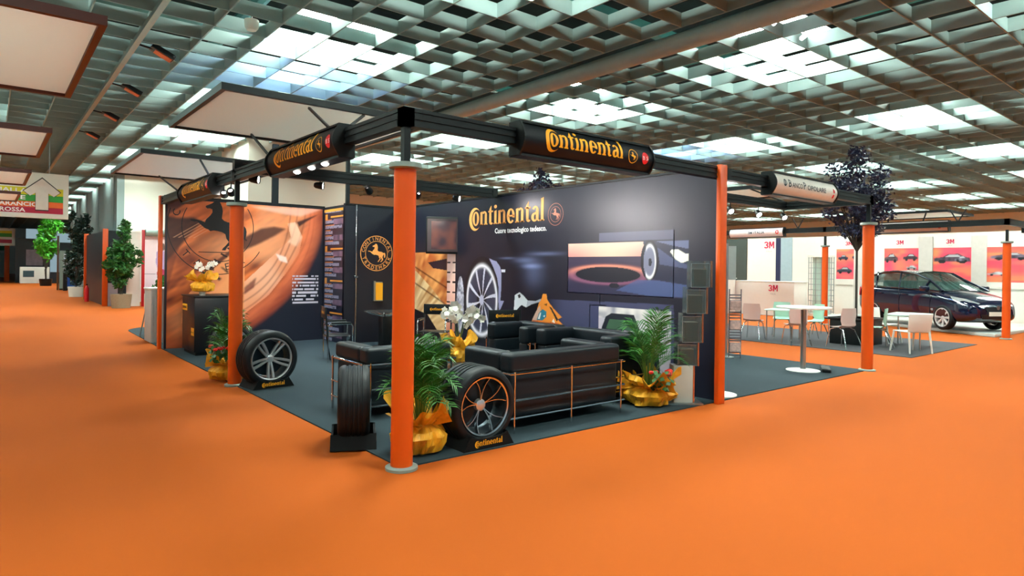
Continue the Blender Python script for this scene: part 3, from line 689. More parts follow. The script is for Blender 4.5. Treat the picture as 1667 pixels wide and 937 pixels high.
    P([(4.12,1.2),(4.25,1.26),(4.37,1.2),(4.48,1.12),(4.44,1.0),(4.31,1.04),(4.2,.96),(4.14,.88),(4.09,.88),(4.11,1.03)], '#E4E6EE'); P([(4.2,1.2),(4.26,1.23),(4.29,1.18),(4.24,1.15)], '#1C1F2A')
    P([(4.47,1.13),(4.7,1.13),(4.82,1.17),(4.81,1.12),(4.57,1.06),(4.44,1.0)], '#B8BAC8')
    P([(4.77,1.1),(4.83,1.16),(4.87,1.26),(4.96,1.25),(4.98,1.16),(5.12,1.03),(5.34,.89),(5.24,.85),(5.41,.74),(4.57,.68),(4.6,.8),(4.7,.92)], '#F09038')
    P([(4.57,.68),(4.62,.8),(4.9,.78),(5.2,.8),(5.41,.74)], '#C45A24'); P([(4.6,.8),(4.7,.95),(4.8,1.06),(4.82,.95),(4.72,.8)], '#D8B0A0')
    P([(4.72,.81),(4.77,.92),(4.86,1.0),(4.96,.96),(4.96,.87),(4.87,.81)], '#2E7C96'); P([(4.75,.83),(4.8,.93),(4.83,.94),(4.8,.83)], '#F2F6F4'); P([(4.88,.88),(4.93,.9),(4.92,.86)], '#FFFFFF')
    P([(5.02,1.06),(5.09,1.03),(5.25,.85),(5.22,.81),(5.13,.93)], '#181A20'); P([(4.9,1.08),(4.97,1.05),(4.98,1.1)], '#6A3A1C'); P([(5.1,.8),(5.14,.86),(5.18,.78)], '#F4E8E4')
    return base
t = thing('graphic_wall', 'long black booth wall with wordmark, car and motorbike pictures', 'wall')
MB().b(4.60, 4.66, .0, 8.25, 0, WH).build('panel', M_blackwall, t)
MB().b(4.58, 4.68, -.03, 8.27, WH, WH+.03).build('top_rail', M_black, t)
canvas('picture_print', TW, 8.2, 2.99, 820, 300, fn_big, vcmat('big_wall_print', .33), t, .002)
mb = MB(TW)
for q in ([(5.46, 2.09), (5.47, 2.09), (5.47, 1.3), (5.46, 1.3)], [(5.46, 1.3), (7.54, 1.3), (7.54, 1.31), (5.46, 1.31)], [(7.53, 1.3), (7.54, 1.3), (7.54, 2.24), (7.53, 2.24)], [(6.17, 1.14), (6.18, 1.14), (6.18, 1.3), (6.17, 1.3)],
          [(5.96, .5), (5.97, .5), (5.97, 1.12), (5.96, 1.12)], [(5.96, 1.12), (6.3, 1.13), (6.3, 1.14), (5.96, 1.13)]): mb.add([(a, b, .005) for a, b in q], [(3, 2, 1, 0), (0, 1, 2, 3)])
mb.build('outline', mat('pale_line', '#9FA3B8', .5), t)
put_logo('wordmark', frame((4.592, 8.25-2.70, 2.49), (0, -1, 0), (0, 0, 1)), 2.2, M_goldw, t, .004)
put_text('slogan', 'Cuore tecnologico tedesco.', .13, frame((4.592, 8.25-3.52, 2.32), (0, -1, 0), (0, 0, 1)), M_wink, t, .003, lift=.004, width=1.42)
M_pale = mat('pale_emblem_ink', '#C97F68', .5)
TE2 = frame((4.592, 3.09, 2.58), (0, -1, 0), (0, 0, 1)); put_horse('horse_emblem', TE2, .185, M_pale, t, .004)
for k in range(1, 8): pass
sm = MB()
for k in range(1, 8): sm.b(4.5935, 4.5955, k*1.03, k*1.03+.006, .0, WH)
sm.build('panel_seam', M_black, t)
# return panel beside the upright
# --- screen
r = thing('screen', 'black framed television hanging on the wall near the back corner', 'television', (4.38, 6.12, 1.95), math.radians(-38))
mb = MB(); mb.b(-.36, .36, 0, .09, 0, .74); mb.build('housing', M_black, r, bevel=.012)
MB().b(-.33, .33, -.008, .004, .04, .70).build('bezel', mat('grey_bezel', '#3B3036', .35), r)
def fn_tv(X, Y, U, V): return mix(C3('#3A3440'), C3('#7A4A44'), .1+.9*ss(.1, .9, vnoise(U*2+1, V*2+2, 1.6, 31)*.7+.3*vnoise(U, V, 6, 32)))
canvas('display', frame((-.25, -.010, .09), (1, 0, 0), (0, 0, 1)), .5, .56, 40, 40, fn_tv, vcmat('screen_picture', .2), r, .001)
MB().b(-.05, .05, .09, .26, .3, .42).build('bracket', M_black, r)
# ================================================================ FURNITURE
def sofa(name, label, w, d, loc, rz, group='black leather sofas with chrome tube frames', seat_n=2, h=.80):
    """box sofa, local x along the back (0..w), back at y=0, seat opens to +y"""
    r = thing(name, label, 'sofa', loc, rz, group); a = .20
    def cush(x0, x1, y0, y1, z0, z1, nm): MB().b(x0, x1, y0, y1, z0, z1).build(nm, M_leather, r, bevel=.045, seg=5)
    cush(0, w, 0, a, .60, h, 'back_cushion'); MB().b(.03, w-.03, .03, a, .14, .60).build('back_panel', M_leather, r, bevel=.02)
    cush(0, a, a, d, .60, h, 'arm_cushion'); cush(w-a, w, a, d, .60, h, 'arm_cushion')
    MB().b(.03, a, a, d-.02, .14, .60).build('arm_panel', M_leather, r, bevel=.02); MB().b(w-a, w-.03, a, d-.02, .14, .60).build('arm_panel', M_leather, r, bevel=.02)
    sw = (w-2*a)/seat_n
    for k in range(seat_n): cush(a+k*sw+.005, a+(k+1)*sw-.005, a+.01, d, .14, .43, 'seat_cushion')
    f = MB(); rr = .0115
    for z in (.60, .33, .15):
        f.tube([(-.03, d, z), (-.03, -.03, z), (w+.03, -.03, z), (w+.03, d, z)], rr, 8)
    f.build('frame_rail', M_chrome, r, True)
    xs_ = [(0.03, -.03), (w/2, -.03), (w-.03, -.03), (-.03, d-.03), (w+.03, d-.03)]
    for x, y in xs_: MB().tube([(x, y, 0), (x, y, .62)], rr*1.05, 8).build('leg', M_chrome, r, True)
    return r
sofa('sofa', 'black leather sofa with chrome frame behind the nearest alloy wheel', 1.66, .84, (1.42, .32, .012), 0)
sofa('armchair', 'black leather armchair with chrome frame left of the nearest orange column', 1.1, .84, (.50, 1.65, .012), 0, seat_n=1, h=.78)
sofa('sofa', 'black leather sofa with its back against the long picture wall', 1.42, .80, (4.1, .68, .012), PI/2, seat_n=2, h=.83)
sofa('armchair', 'black leather armchair in the middle, beside the wall sofa', .95, .78, (4.0, 2.18, .012), PI/2, seat_n=1, h=.84)
# --- director chairs
def director_chair(label, loc, rz, proto=None):
    r = thing('director_chair', label, 'chair', loc, rz, 'folding chairs with black cloth and chrome frames')
    for s in (-1, 1):
        MB().tube([(s*.27, -.22, .0), (s*.27, -.22, .62), (s*.27, -.19, .66), (s*.27, .16, .66), (s*.27, .2, .62), (s*.27, .2, .0)], .013, 8).build('side_frame', M_chrome, r, True)
        MB().cb(s*.27, -.02, .68, .05, .34, .025).build('armrest', M_black, r, bevel=.006)
        MB().bar((-s*.26, s*.16, .04), (s*.26, s*.16, .45), .022).build('cross_leg', M_chrome, r)
        MB().bar((s*.27, .21, .44), (s*.27, .25, .95), .028).build('back_post', M_black, r)
    MB().b(-.26, .26, -.2, .2, .44, .455).build('seat', M_black, r, bevel=.006)
    MB().b(-.28, .28, .235, .25, .75, .95).build('backrest', M_black, r, bevel=.004)
    put_logo('wordmark', frame((-.16, .231, .83), (1, 0, 0), (0, 0, 1)), .32, M_gold, r, .002)
    put_logo('wordmark', frame((.16, .254, .83), (-1, 0, 0), (0, 0, 1)), .32, M_gold, r, .002)
    return r
d0 = director_chair('black folding chair with yellow wordmark behind the yellow-wrapped orchid', (4.12, 3.72, .012), math.radians(-25))
dup(d0, (3.95, 5.75, .012), math.radians(-48), 'black folding chair in front of the glowing orange print under the screen')
dup(d0, (2.15, 6.1, .012), math.radians(75), 'black folding chair seen side-on before the column of small print')
# --- glass table with chrome star
r = thing('glass_table', 'small table with chrome star arms below the round emblem', 'table', (3.75, 7.35, .012))
MB().lathe([(.001, .735), (.42, .735), (.42, .745), (.001, .745)], 32).build('table_top', M_glass, r, True)
mb = MB()
for k in range(5):
    a = 2*PI*k/5+.4; mb.tube([(0, 0, .66), (.12*math.cos(a), .12*math.sin(a), .66), (.38*math.cos(a), .38*math.sin(a), .73)], [.03, .022, .012], 8)
mb.build('star_arm', M_chrome, r, True)
MB().b(-.1, .1, -.1, .1, 0, .64).build('pedestal', M_black, r, bevel=.01)
MB().lathe([(.001, 0), (.25, 0), (.25, .02), (.001, .03)], 24).build('base', M_black, r, True)
# --- coffee table
r = thing('coffee_table', 'low dark coffee table between the sofas under the orchid', 'table', (2.06, 1.95, .012))
MB().b(-.42, .30, -.3, .35, .40, .42).build('table_top', mat('smoked_glass', '#4A4038', .08, 0, .1, alpha=.85), r, bevel=.004)
for sx in (-.38, .26):
    for sy in (-.26, .31): MB().tube([(sx, sy, 0), (sx, sy, .40)], .012, 8).build('leg', M_chrome, r, True)
# --- reception counter
r = thing('reception_counter', 'black reception counter with yellow wordmarks before the horse mural', 'counter', (.24, 7.98, .012))
MB().b(0, .82, 0, .92, .06, 1.06).build('body', mat('counter_black', '#17181C', .3), r, bevel=.004)
MB().b(.03, .79, .03, .89, 0, .06).build('plinth', M_black, r)
MB().b(-.02, .84, -.02, .94, 1.06, 1.09).build('worktop', M_black, r, bevel=.004)
MB().b(-.004, 0, .02, .22, .36, .50).build('label_plate', M_gold, r); MB().b(-.004, 0, .55, .9, .80, .92).build('label_plate', M_gold, r)
for (a, z, L) in ((.215, .41, .19), (.88, .84, .3)): put_logo('wordmark', frame((-.006, a, z), (0, -1, 0), (0, 0, 1)), L, M_hk, r, .001)
# --- alloy wheels on display stands
def wheel(label, loc, rz, style, R=.355, wd=.27, stand=True, name='wheel_display', stand_text=True, lift=.115):
    """axis along local y, dished face towards -y"""
    r = thing(name, label, 'wheel', loc, rz, 'alloy wheels and tyres on show'); zc = R+lift; T0 = (0, 0, zc)
    ri = R*.75; h = wd/2
    prof = [(ri, -h*.86), (ri+.012, -h*.95), (R*.80, -h), (R*.90, -h*.99), (R*.955, -h*.90), (R*.985, -h*.78)]
    ng = 4; gy = [-h*.66+i*(h*1.32)/(ng*2+1) for i in range(ng*2+2)]
    for i in range(0, ng*2+1, 2):
        prof += [(R, gy[i]), (R, gy[i+1])]
        if i < ng*2: prof += [(R-.009, gy[i+1]+.002), (R-.009, gy[i+2]-.002)]
    prof += [(R*.985, h*.78), (R*.955, h*.90), (R*.90, h*.99), (R*.8, h), (ri, h*.86), (ri, -h*.86)]
    MB().lathe(prof, 72, 'y', T0).build('tyre', M_rubber, r, True)
    MB().lathe([(ri+.004, -h*.86), (ri-.004, -h*.95), (ri-.018, -h*.92), (ri-.022, -h*.78)], 56, 'y', T0).build('rim', M_bright if style == 'ten' else M_alloy, r, True)
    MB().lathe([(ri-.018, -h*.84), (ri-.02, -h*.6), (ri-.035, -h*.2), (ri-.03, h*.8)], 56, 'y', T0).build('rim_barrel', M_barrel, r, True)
    MB().lathe([(.001, -h*.05), (ri-.05, -h*.05)], 40, 'y', T0).build('brake_disc', mat('dark_steel', '#2E3A42', .4, .7), r, True)
    sp = MB(); yf = -h*.80; yh = -h*.55
    def spoke(a0, a1, w0, w1, bend=0.0):
        pts = []
        for i in range(7):
            t = i/6; a = a0+(a1-a0)*t+bend*math.sin(PI*t); rr = .045+(ri-.02-.045)*t
            pts.append((rr*math.cos(a), yh+(yf-yh)*t, zc+rr*math.sin(a), a, w0+(w1-w0)*t))
        vs = []
        for x, y, z, a, w in pts:
            tx, tz = -math.sin(a), math.cos(a)
            for sgn, dy in ((-1, .004), (-.55, -.008), (.55, -.008), (1, .004), (1, .035), (-1, .035)): vs.append((x+sgn*w*tx, y+dy, z+sgn*w*tz))
        fs = [(i*6+k, i*6+(k+1) % 6, (i+1)*6+(k+1) % 6, (i+1)*6+k) for i in range(6) for k in range(6)]
        sp.add(vs, fs)
    if style == 'ten':
        for k in range(5):
            a = PI/2+2*PI*k/5+.08
            spoke(a-.07, a-.32, .0055, .005, .05); spoke(a+.07, a+.32, .0055, .005, -.05)
    elif style == 'five':
        for k in range(5):
            a = -PI/2+2*PI*k/5
            spoke(a-.24, a-.13, .016, .018); spoke(a+.24, a+.13, .016, .018)
    else:
        for k in range(8): a = 2*PI*k/8; spoke(a, a, .022, .03)
    sp.build('spoke', M_bright if style == 'ten' else M_alloy, r)
    MB().lathe([(.001, yh-.018), (.03, yh-.018), (.055, yh-.004), (.06, yh+.03)], 20, 'y', T0).build('hub_cap', M_alloy, r, True)
    if stand:
        s_ = MB(); wb = .29; wt = .21; dh = h+.06
        n = 12
        top = [(wt*math.cos(PI-PI*i/n)*1.0, .13-.035*math.sin(PI*i/n)) for i in range(n+1)]
        outl = [(-wb, 0), (wb, 0)]+[(x, z) for x, z in reversed(top)]
        for y0, y1 in ((-dh, -dh+.02), (dh-.02, dh)): s_.prism(outl, y0, y1, Matrix(((1, 0, 0, 0), (0, 0, 1, 0), (0, 1, 0, 0), (0, 0, 0, 1))))
        XZ = Matrix(((1, 0, 0, 0), (0, 0, 1, 0), (0, 1, 0, 0), (0, 0, 0, 1))); s_.prism([(-wb, 0), (-.225, 0), (-wt-.005, .13)], -dh+.01, dh-.01, XZ); s_.prism([(wb, 0), (wt+.005, .13), (.225, 0)], -dh+.01, dh-.01, XZ)
        so = s_.build('stand', M_stand, r)
        if stand_text: put_logo('wordmark', frame((-.17, -dh-.001, .035), (1, 0, 0), (0, 0, 1)), .32, M_gold, so, .002)
    return r
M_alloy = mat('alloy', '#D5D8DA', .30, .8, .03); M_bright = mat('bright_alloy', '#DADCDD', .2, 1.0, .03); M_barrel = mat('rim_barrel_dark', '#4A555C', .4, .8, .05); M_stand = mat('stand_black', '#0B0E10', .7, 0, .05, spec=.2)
wheel('alloy wheel with ten slim curved spokes on black stand before the sofa', (.94, .285, .012), 0, 'ten', R=.372, wd=.40, lift=.0)
wheel('alloy wheel with five double spokes beside the left orange column', (.33, 4.33, .012), math.radians(6), 'five', R=.385, wd=.34, lift=.0)
wheel('tyre seen tread-on, standing on black stand left of the nearest column', (.02, .95, .012), math.radians(-115.5+180), 'five', R=.35, wd=.29, lift=.03)
wheel('silver wheel half hidden behind the small palm by the counter', (.52, 6.7, .012), math.radians(10), 'five', R=.33, wd=.25, stand=False, lift=0)
# --- stepped brochure tower
r = thing('brochure_tower', 'stepped tower of clear brochure boxes beside the tall orange upright', 'display stand', (4.14, .22, .012), math.radians(-38))
MB().b(-.30, .22, -.16, .16, 0, .02).build('base_plate', M_steel, r)
M_pale_edge = mat('page_edge', '#A9ADA6', .5); M_box = mat('acrylic_tint', '#5E6A68', .12, 0, .05, alpha=.3); M_ctr = mat('counter_panel', '#B9BDB4', .35, 0, .12, scale=5)
M_tvp = mat('brochure_dark', '#101A18', .3, 0, .7, scale=18)
hs = [(0.02, .46), (.48, .29), (.77, .36), (1.13, .33), (1.46, .33)]
for k, (z, h_) in enumerate(hs):
    x0 = -.14+.052*k; wbx = .245-.004*k
    if k == 0: MB().b(x0, x0+wbx, -.11, .11, z, z+h_).build('lower_box', M_ctr, r, bevel=.004)
    else:
        MB().b(x0, x0+.006, -.1, .1, z, z+h_).b(x0+wbx-.006, x0+wbx, -.1, .1, z, z+h_).b(x0, x0+wbx, .094, .1, z, z+h_).b(x0, x0+wbx, -.1, .1, z, z+.006).b(x0, x0+wbx, -.1, -.094, z, z+h_*.9).build('clear_box', M_box, r)
        eg = MB()
        for q_ in (((x0, z), (x0, z+h_*.9)), ((x0+wbx, z), (x0+wbx, z+h_*.9)), ((x0, z), (x0+wbx, z)), ((x0, z+h_*.9), (x0+wbx, z+h_*.9))): eg.bar((q_[0][0], -.1, q_[0][1]), (q_[1][0], -.1, q_[1][1]), .007)
        eg.build('box_edge', M_steel, r)
        MB().b(x0+.04, x0+wbx-.03, -.05, .06, z+.01, z+h_*.68).build('brochures', M_tvp, r); MB().b(x0+.035, x0+wbx-.025, -.055, .065, z+h_*.68, z+h_*.70).build('page_edge', M_pale_edge, r)
pth = []
for k, (z, h_) in enumerate(hs):
    x = -.14+.052*k+.25; pth += [(x, -.11, z), (x, -.11, z+h_)]
MB().tube(pth, .012, 8).build('rear_rail', mat('copper_rail', '#C9987A', .25, .9), r, True)
MB().tube([(p[0]-.02, .11, p[2]) for p in pth], .01, 8).build('rear_rail', M_chrome, r, True)
# ================================================================ PLANTS
def palm(name, label, loc, h=1.1, spread=.45, seed=1, wrap=True, wr=.26, wh=.42, red=None, n=22, bush=1.0):
    R_ = random.Random(seed); r = thing(name, label, 'plant', loc, 0*R_.random(), 'potted palms in yellow wrapping')
    st = MB(); lf = MB(); base = wh*.6
    for k in range(n):
        a = R_.random()*2*PI; f = .35+.65*(k/n); sp = spread*f*(.8+.4*R_.random()); hh = h*(1.06-.45*f*f)*(.85+.25*R_.random())
        p0 = Vector((.03*math.cos(a), .03*math.sin(a), .12)); pts = []
        for i in range(11):
            t = i/10; rad = sp*(t**1.7); z = .12+(hh-.12)*(1-(1-t)**1.8)-.16*(t**4)*sp/spread
            pts.append(Vector((p0.x+rad*math.cos(a), p0.y+rad*math.sin(a), z)))
        st.tube(pts, [.0055*(1-.07*i) for i in range(11)], 5)
        side = Vector((-math.sin(a), math.cos(a), 0))
        for i in range(4, 11):
            for sub in (0, .5):
                if i+sub > 10: continue
                c = pts[i].lerp(pts[min(10, i+1)], sub)
                d = (pts[min(10, i+1)]-pts[i-1]).normalized()
                L = (.20*(1-abs((i+sub)-6)/7)+.06)*h*bush
                for s_ in (-1, 1):
                    tip = c+side*s_*L*.75+d*L*.6+Vector((0, 0, -.05*L-.02*R_.random())); mid = (c+tip)/2+Vector((0, 0, .02)); w = d*.0085
                    lf.add([c-w*.5, mid-w, tip, mid+w, c+w*.5], [(0, 1, 2, 3, 4)])
    st.build('stem', M_stem, r, True); lf.build('frond', M_leaf, r)
    if wrap: wrapping(r, wr, wh, seed)
    if red:
        fl = MB(); gl = MB()
        for k in range(60):
            a = R_.uniform(0, 2*PI); q = R_.random()**.5*.13; c = Vector((red[0]+q*math.cos(a), red[1]+q*math.sin(a), red[2]+R_.uniform(-.14, .08)))
            u = Vector((R_.uniform(-1, 1), R_.uniform(-1, 1), R_.uniform(-.3, 1))).normalized()*.04; v = u.orthogonal()*.7
            gl.add([c-u, c+v, c+u, c-v], [(0, 1, 2, 3)])
        for k in range(7):
            c = (red[0]+R_.uniform(-.12, .12), red[1]+R_.uniform(-.1, .1), red[2]+R_.uniform(.03, .1))
            fl.sph(c, R_.uniform(.026, .042), 8, .7)
        gl.build('small_leaves', M_leafg, r); fl.build('red_flower', mat('red_petal', '#D8281E', .5, 0, .2), r)
    return r
def wrapping(r, wr, wh, seed, z0=0.0, name='yellow_wrapping'):
    R_ = random.Random(seed*7); n = 72; rings = []; ph = [R_.random()*6 for _ in range(6)]
    prof = [(.55, 0), (.86, .06), (1.0, .22), (1.02, .38), (.88, .5), (.62, .58), (.52, .62), (.8, .74), (1.05, .86), (1.12, 1.0)]
    mb = MB(); vs = []
    for i, (pr, pz) in enumerate(prof):
        for k in range(n):
            a = 2*PI*k/n; amp = .05+.16*max(0, pz-.5)*2
            nz_ = noise.noise(Vector((math.cos(a)*2.2+seed, math.sin(a)*2.2, pz*3.5))); n2_ = noise.noise(Vector((math.cos(a)*6+seed, math.sin(a)*6, pz*8)))
            rr = wr*pr*(1+amp*math.sin(5*a+ph[0]+pz*2)+amp*.7*math.sin(11*a+ph[1]-pz*3)+.30*nz_+.14*n2_)
            z = z0+wh*pz*(1+(.30*math.sin(5*a+ph[3])+.18*math.sin(9*a+ph[4]))*max(0, pz-.6)*1.6)
            vs.append((rr*math.cos(a), rr*math.sin(a), z+.004))
    mb.add(vs, [(i*n+k, i*n+(k+1) % n, (i+1)*n+(k+1) % n, (i+1)*n+k) for i in range(len(prof)-1) for k in range(n)])
    o = mb.build(name, M_wrap, r, False)
    # loose pointed corners
    c = MB()
    for k in range(9):
        c = MB(); a = R_.random()*2*PI; b_ = a+.5; q = wr*.6
        p = [Vector((q*math.cos(a), q*math.sin(a), z0+wh*.6)), Vector((wr*1.25*math.cos(a+.05), wr*1.25*math.sin(a+.05), z0+wh*R_.uniform(.75, 1.15))), Vector((wr*1.35*math.cos(a+.25), wr*1.35*math.sin(a+.25), z0+wh*R_.uniform(.5, .9))), Vector((q*math.cos(b_), q*math.sin(b_), z0+wh*.6))]
        c.add(p, [(0, 1, 2, 3)]); c.build('ribbon_corner', M_wrap, r)
palm('potted_palm', 'palm in orange-yellow wrapping right beside the nearest orange column', (.36, .31, .012), 1.06, .34, 3, wr=.23, wh=.42, n=26)
palm('potted_palm', 'palm with red flowers in yellow wrapping near the tall orange upright', (3.72, .42, .012), 1.12, .46, 5, wr=.30, wh=.36, red=(-.07, -.27, .37), n=26)
palm('potted_palm', 'small palm in yellow wrapping half behind the left orange column', (.06, 5.14, .012), .98, .34, 8, wr=.24, wh=.36, red=(-.17, -.12, .42), n=22)
M_petal = mat('orchid_petal', '#F4F3EA', .5, 0, .05)
def orchid(label, loc, pot_h, wrap_r, wrap_h, sprays, seed, top):
    R_ = random.Random(seed); r = thing('orchid', label, 'plant', loc, 0, 'white orchids in yellow wrapping')
    MB().lathe([(.001, 0), (.05, 0), (.065, pot_h), (.058, pot_h), (.001, pot_h*.9)], 20).build('pot', M_white, r, True)
    wrapping(r, wrap_r, wrap_h, seed, pot_h*.55)
    st = MB()
    for (dx, dy, hh, L) in sprays:
        fl = MB()
        pts = [Vector((0, 0, pot_h))]; 
        for i in range(1, 9):
            t = i/8; pts.append(Vector((dx*L*(t**1.6), dy*L*(t**1.6), pot_h+(hh-pot_h)*math.sin(t*PI*.62)/math.sin(PI*.5))))
        st.tube(pts, .004, 5)
        for i in range(4, 9):
            for q in range(top):
                c = pts[i]+Vector((R_.uniform(-.035, .035), R_.uniform(-.035, .035), R_.uniform(-.05, .02)))
                nrm = Vector((R_.uniform(-1, -.2), R_.uniform(-1, -.2), R_.uniform(-.3, .4))).normalized(); u = nrm.orthogonal().normalized(); v = nrm.cross(u)
                for m_ in range(5):
                    a = 2*PI*m_/5+q; d = u*math.cos(a)+v*math.sin(a); e = u*math.cos(a+1.57)+v*math.sin(a+1.57)
                    fl.add([c, c+d*.024+e*.02, c+d*.045, c+d*.024-e*.02], [(0, 1, 2, 3)])
        fl.build('flower_spray', M_petal, r)
    st.build('stem', M_stem, r, True)
    return r
orchid('white orchid in yellow wrapping on the low coffee table', (1.86, 1.90, .432), .14, .17, .30, [(.8, -.6, .74, .24), (-.75, .65, .72, .20), (.9, -.5, .66, .28), (-.2, .3, .78, .1)], 4, 3)
orchid('white orchid in yellow wrapping on the black reception counter', (.42, 8.2, 1.102), .12, .20, .32, [(-.5, .1, .60, .18), (.8, -.1, .62, .26)], 9, 2)
def leafy_tree(name, label, cat, loc, trunk_h, crown, m_leaf, n=2500, ls=.05, seed=1, pot=None, trunk_r=.03, multi=1, wood=None):
    """crown: list of (x, y, z, rx, rz, share)"""
    R_ = random.Random(seed); r = thing(name, label, cat, loc); tk = MB(); lf = MB()
    for k in range(multi):
        a = 2*PI*k/max(1, multi); o_ = .05*(multi > 1)
        tk.tube([(o_*math.cos(a), o_*math.sin(a), .1), (o_*.5*math.cos(a), o_*.5*math.sin(a), trunk_h*.5), (o_*math.cos(a+1), o_*math.sin(a+1), trunk_h)], [trunk_r, trunk_r*.85, trunk_r*.7], 8)
    tot = sum(c[5] for c in crown)
    for (x, y, z, rx, rz, sh) in crown:
        for b_ in range(9):
            d = Vector((R_.gauss(0, 1), R_.gauss(0, 1), R_.gauss(.2, 1))).normalized()
            e = Vector((x+d.x*rx*.8, y+d.y*rx*.8, z+d.z*rz*.8)); tk.tube([(0, 0, trunk_h*.92), (e+Vector((0, 0, trunk_h)))/2*1.0+Vector((0, 0, 0)), e], [trunk_r*.5, trunk_r*.35, .004], 5)
        ncl = 40
        cl = []
        for _ in range(ncl):
            d = Vector((R_.gauss(0, 1), R_.gauss(0, 1), R_.gauss(0, 1))).normalized()*R_.random()**.35
            cl.append(Vector((x+d.x*rx, y+d.y*rx, z+d.z*rz)))
        for _ in range(int(n*sh/tot)):
            c = R_.choice(cl)+Vector((R_.gauss(0, rx*.13), R_.gauss(0, rx*.13), R_.gauss(0, rz*.11)))
            u = Vector((R_.gauss(0, 1), R_.gauss(0, 1), R_.gauss(0, .7))).normalized(); v = u.orthogonal().normalized()
            v.rotate(Matrix.Rotation(R_.random()*6, 3, u)); s_ = ls*R_.uniform(.6, 1.3)
            lf.add([c-u*s_, c+v*s_*.45, c+u*s_, c-v*s_*.45], [(0, 1, 2, 3)])
    tk.build('trunk', wood or M_wood, r, True); lf.build('foliage', m_leaf, r)
    if pot == 'box': MB().b(-.42, .42, -.42, .42, 0, .62).b(-.45, .45, -.45, .45, .56, .62).build('planter', M_black, r, bevel=.01)
    elif pot: MB().lathe([(.001, 0), (pot[0]*.85, 0), (pot[0], pot[1]), (pot[0]*.9, pot[1]), (.001, pot[1]*.9)], 24).build('pot', pot[2], r, True)
    return r
leafy_tree('dark_tree', 'tall dark-leaved tree in black planter between the chairs and the car', 'tree', (13.2, 1.93, .012), 2.35, [(.0, .0, 3.75, .62, .75, 3), (.25, -.3, 3.1, .42, .5, 1.2), (-.25, .35, 3.3, .45, .5, 1.2), (0, 0, 2.65, .4, .35, .7)], M_leafd, 5200, .055, 3, 'box', .035)
M_basket = mat('wicker', '#8A7A62', .8, 0, .2, scale=30, bump=.3, bscale=90)
leafy_tree('potted_ficus', 'bushy green ficus in a wicker pot on the left', 'plant', (1.25, 23.4, .0), .6, [(-.05, .05, 1.35, .48, .55, 3), (.0, 0, 2.1, .42, .5, 2), (.08, 0, 2.9, .2, .45, .8), (.45, .0, 1.9, .25, .4, .5), (-.4, -.1, 1.6, .22, .25, .4)], M_leafg, 4200, .085, 5, (.36, .52, M_basket), .02, 4)
leafy_tree('potted_ficus', 'dark green tree behind the dark panel on the left', 'plant', (.75, 33.5, .0), .6, [(0, 0, 1.8, .45, 1.2, 2), (.1, 0, 3.4, .5, .8, 2)], mat('deep_leaf', '#17352A', .5, 0, .4, scale=6), 2600, .10, 6, (.35, .5, M_white), .03, 3)
leafy_tree('potted_tree', 'bright green tree far down the left aisle', 'tree', (.6, 52, .0), 1.2, [(0, 0, 3.0, .7, 1.2, 2), (.3, 0, 4.2, .7, .7, 2)], mat('bright_leaf', '#4FB22A', .5, 0, .35, scale=6), 2600, .16, 8, (.4, .5, M_black), .04, 3)
leafy_tree('dark_tree', 'dark foliage rising behind the long black wall', 'tree', (11.6, 11.3, 0), 3.6, [(0, 0, 4.3, .75, .3, 2), (0, 0, 4.6, .3, .4, 1)], M_leafd, 900, .07, 12, 'box', .04)
# ================================================================ STAND BEHIND THE BIG WALL
M_top = mat('table_white', '#E9E9E2', .35, 0, .02)
def high_table(label, loc, h=1.08, rt_=.43, rb=.27):
    r = thing('high_table', label, 'table', loc, 0)
    MB().lathe([(.001, h-.03), (rt_, h-.03), (rt_+.005, h-.015), (rt_, h), (.001, h)], 48).build('table_top', M_top, r, True)
    MB().cyl(0, 0, .02, h-.03, .045, n=20).build('leg', M_steel, r, True)
    MB().lathe([(.001, 0), (rb, 0), (rb, .01), (.06, .03), (.001, .03)], 36).build('base', M_top, r, True)
    return r
high_table('round white high table on a steel post by the right-hand column', (8.05, .62, .012))
r = thing('barrier_post', 'white round floor disc with short post just right of the tall upright', 'post', (4.98, .25, .012))
MB().lathe([(.001, 0), (.24, 0), (.24, .012), (.001, .02)], 32).build('base', M_top, r, True)
MB().cyl(0, 0, .01, .5, .02, n=12).build('post', M_steel, r, True)
r = thing('brochure_rack', 'grey mesh brochure rack on a pole behind the tall upright', 'rack', (8.45, 2.22, .012), math.radians(-40))
MB().tube([(-.12, 0, 0), (-.12, 0, 2.2)], .035, 12).build('pole', M_steel, r, True); MB().lathe([(.001, 0), (.16, 0), (.16, .02), (.001, .02)], 20, c=(-.12, 0, 0)).build('base', M_steel, r, True)
mb = MB()
for k in range(22): mb.b(-.06, .16, -.02, -.005, .04+k*.055, .065+k*.055)
mb.b(-.07, -.055, -.03, .0, 0, 1.32).b(.155, .17, -.03, 0, 0, 1.32); mb.build('mesh', mat('mesh_grey', '#6B6F78', .4, .4), r)
MB().b(-.05, .15, -.06, -.02, .12, .30).b(-.05, .15, -.06, -.02, .55, .72).b(-.05, .15, -.06, -.02, .92, 1.1).build('leaflets', mat('leaflet_print', '#C7A9A0', .5, 0, .6, scale=20), r)
M_acr = mat('grey_screenpanel', '#A3ABA9', .3, .1, .1, alpha=.8)
MB().b(-.16, .06, -.01, .01, 1.5, 2.15).build('header_panel', M_acr, r)
o = MB(Matrix.Translation((8.35, .38, .012)) @ Matrix.Rotation(.5, 4, 'Z')).b(-.25, .2, -.07, .07, 0, .06).b(.1, .5, -.03, .04, 0, .03).build('cable_bag', M_black, bevel=.02); tag(o, 'low black bag lying on the carpet beside the right-hand column', 'bag')
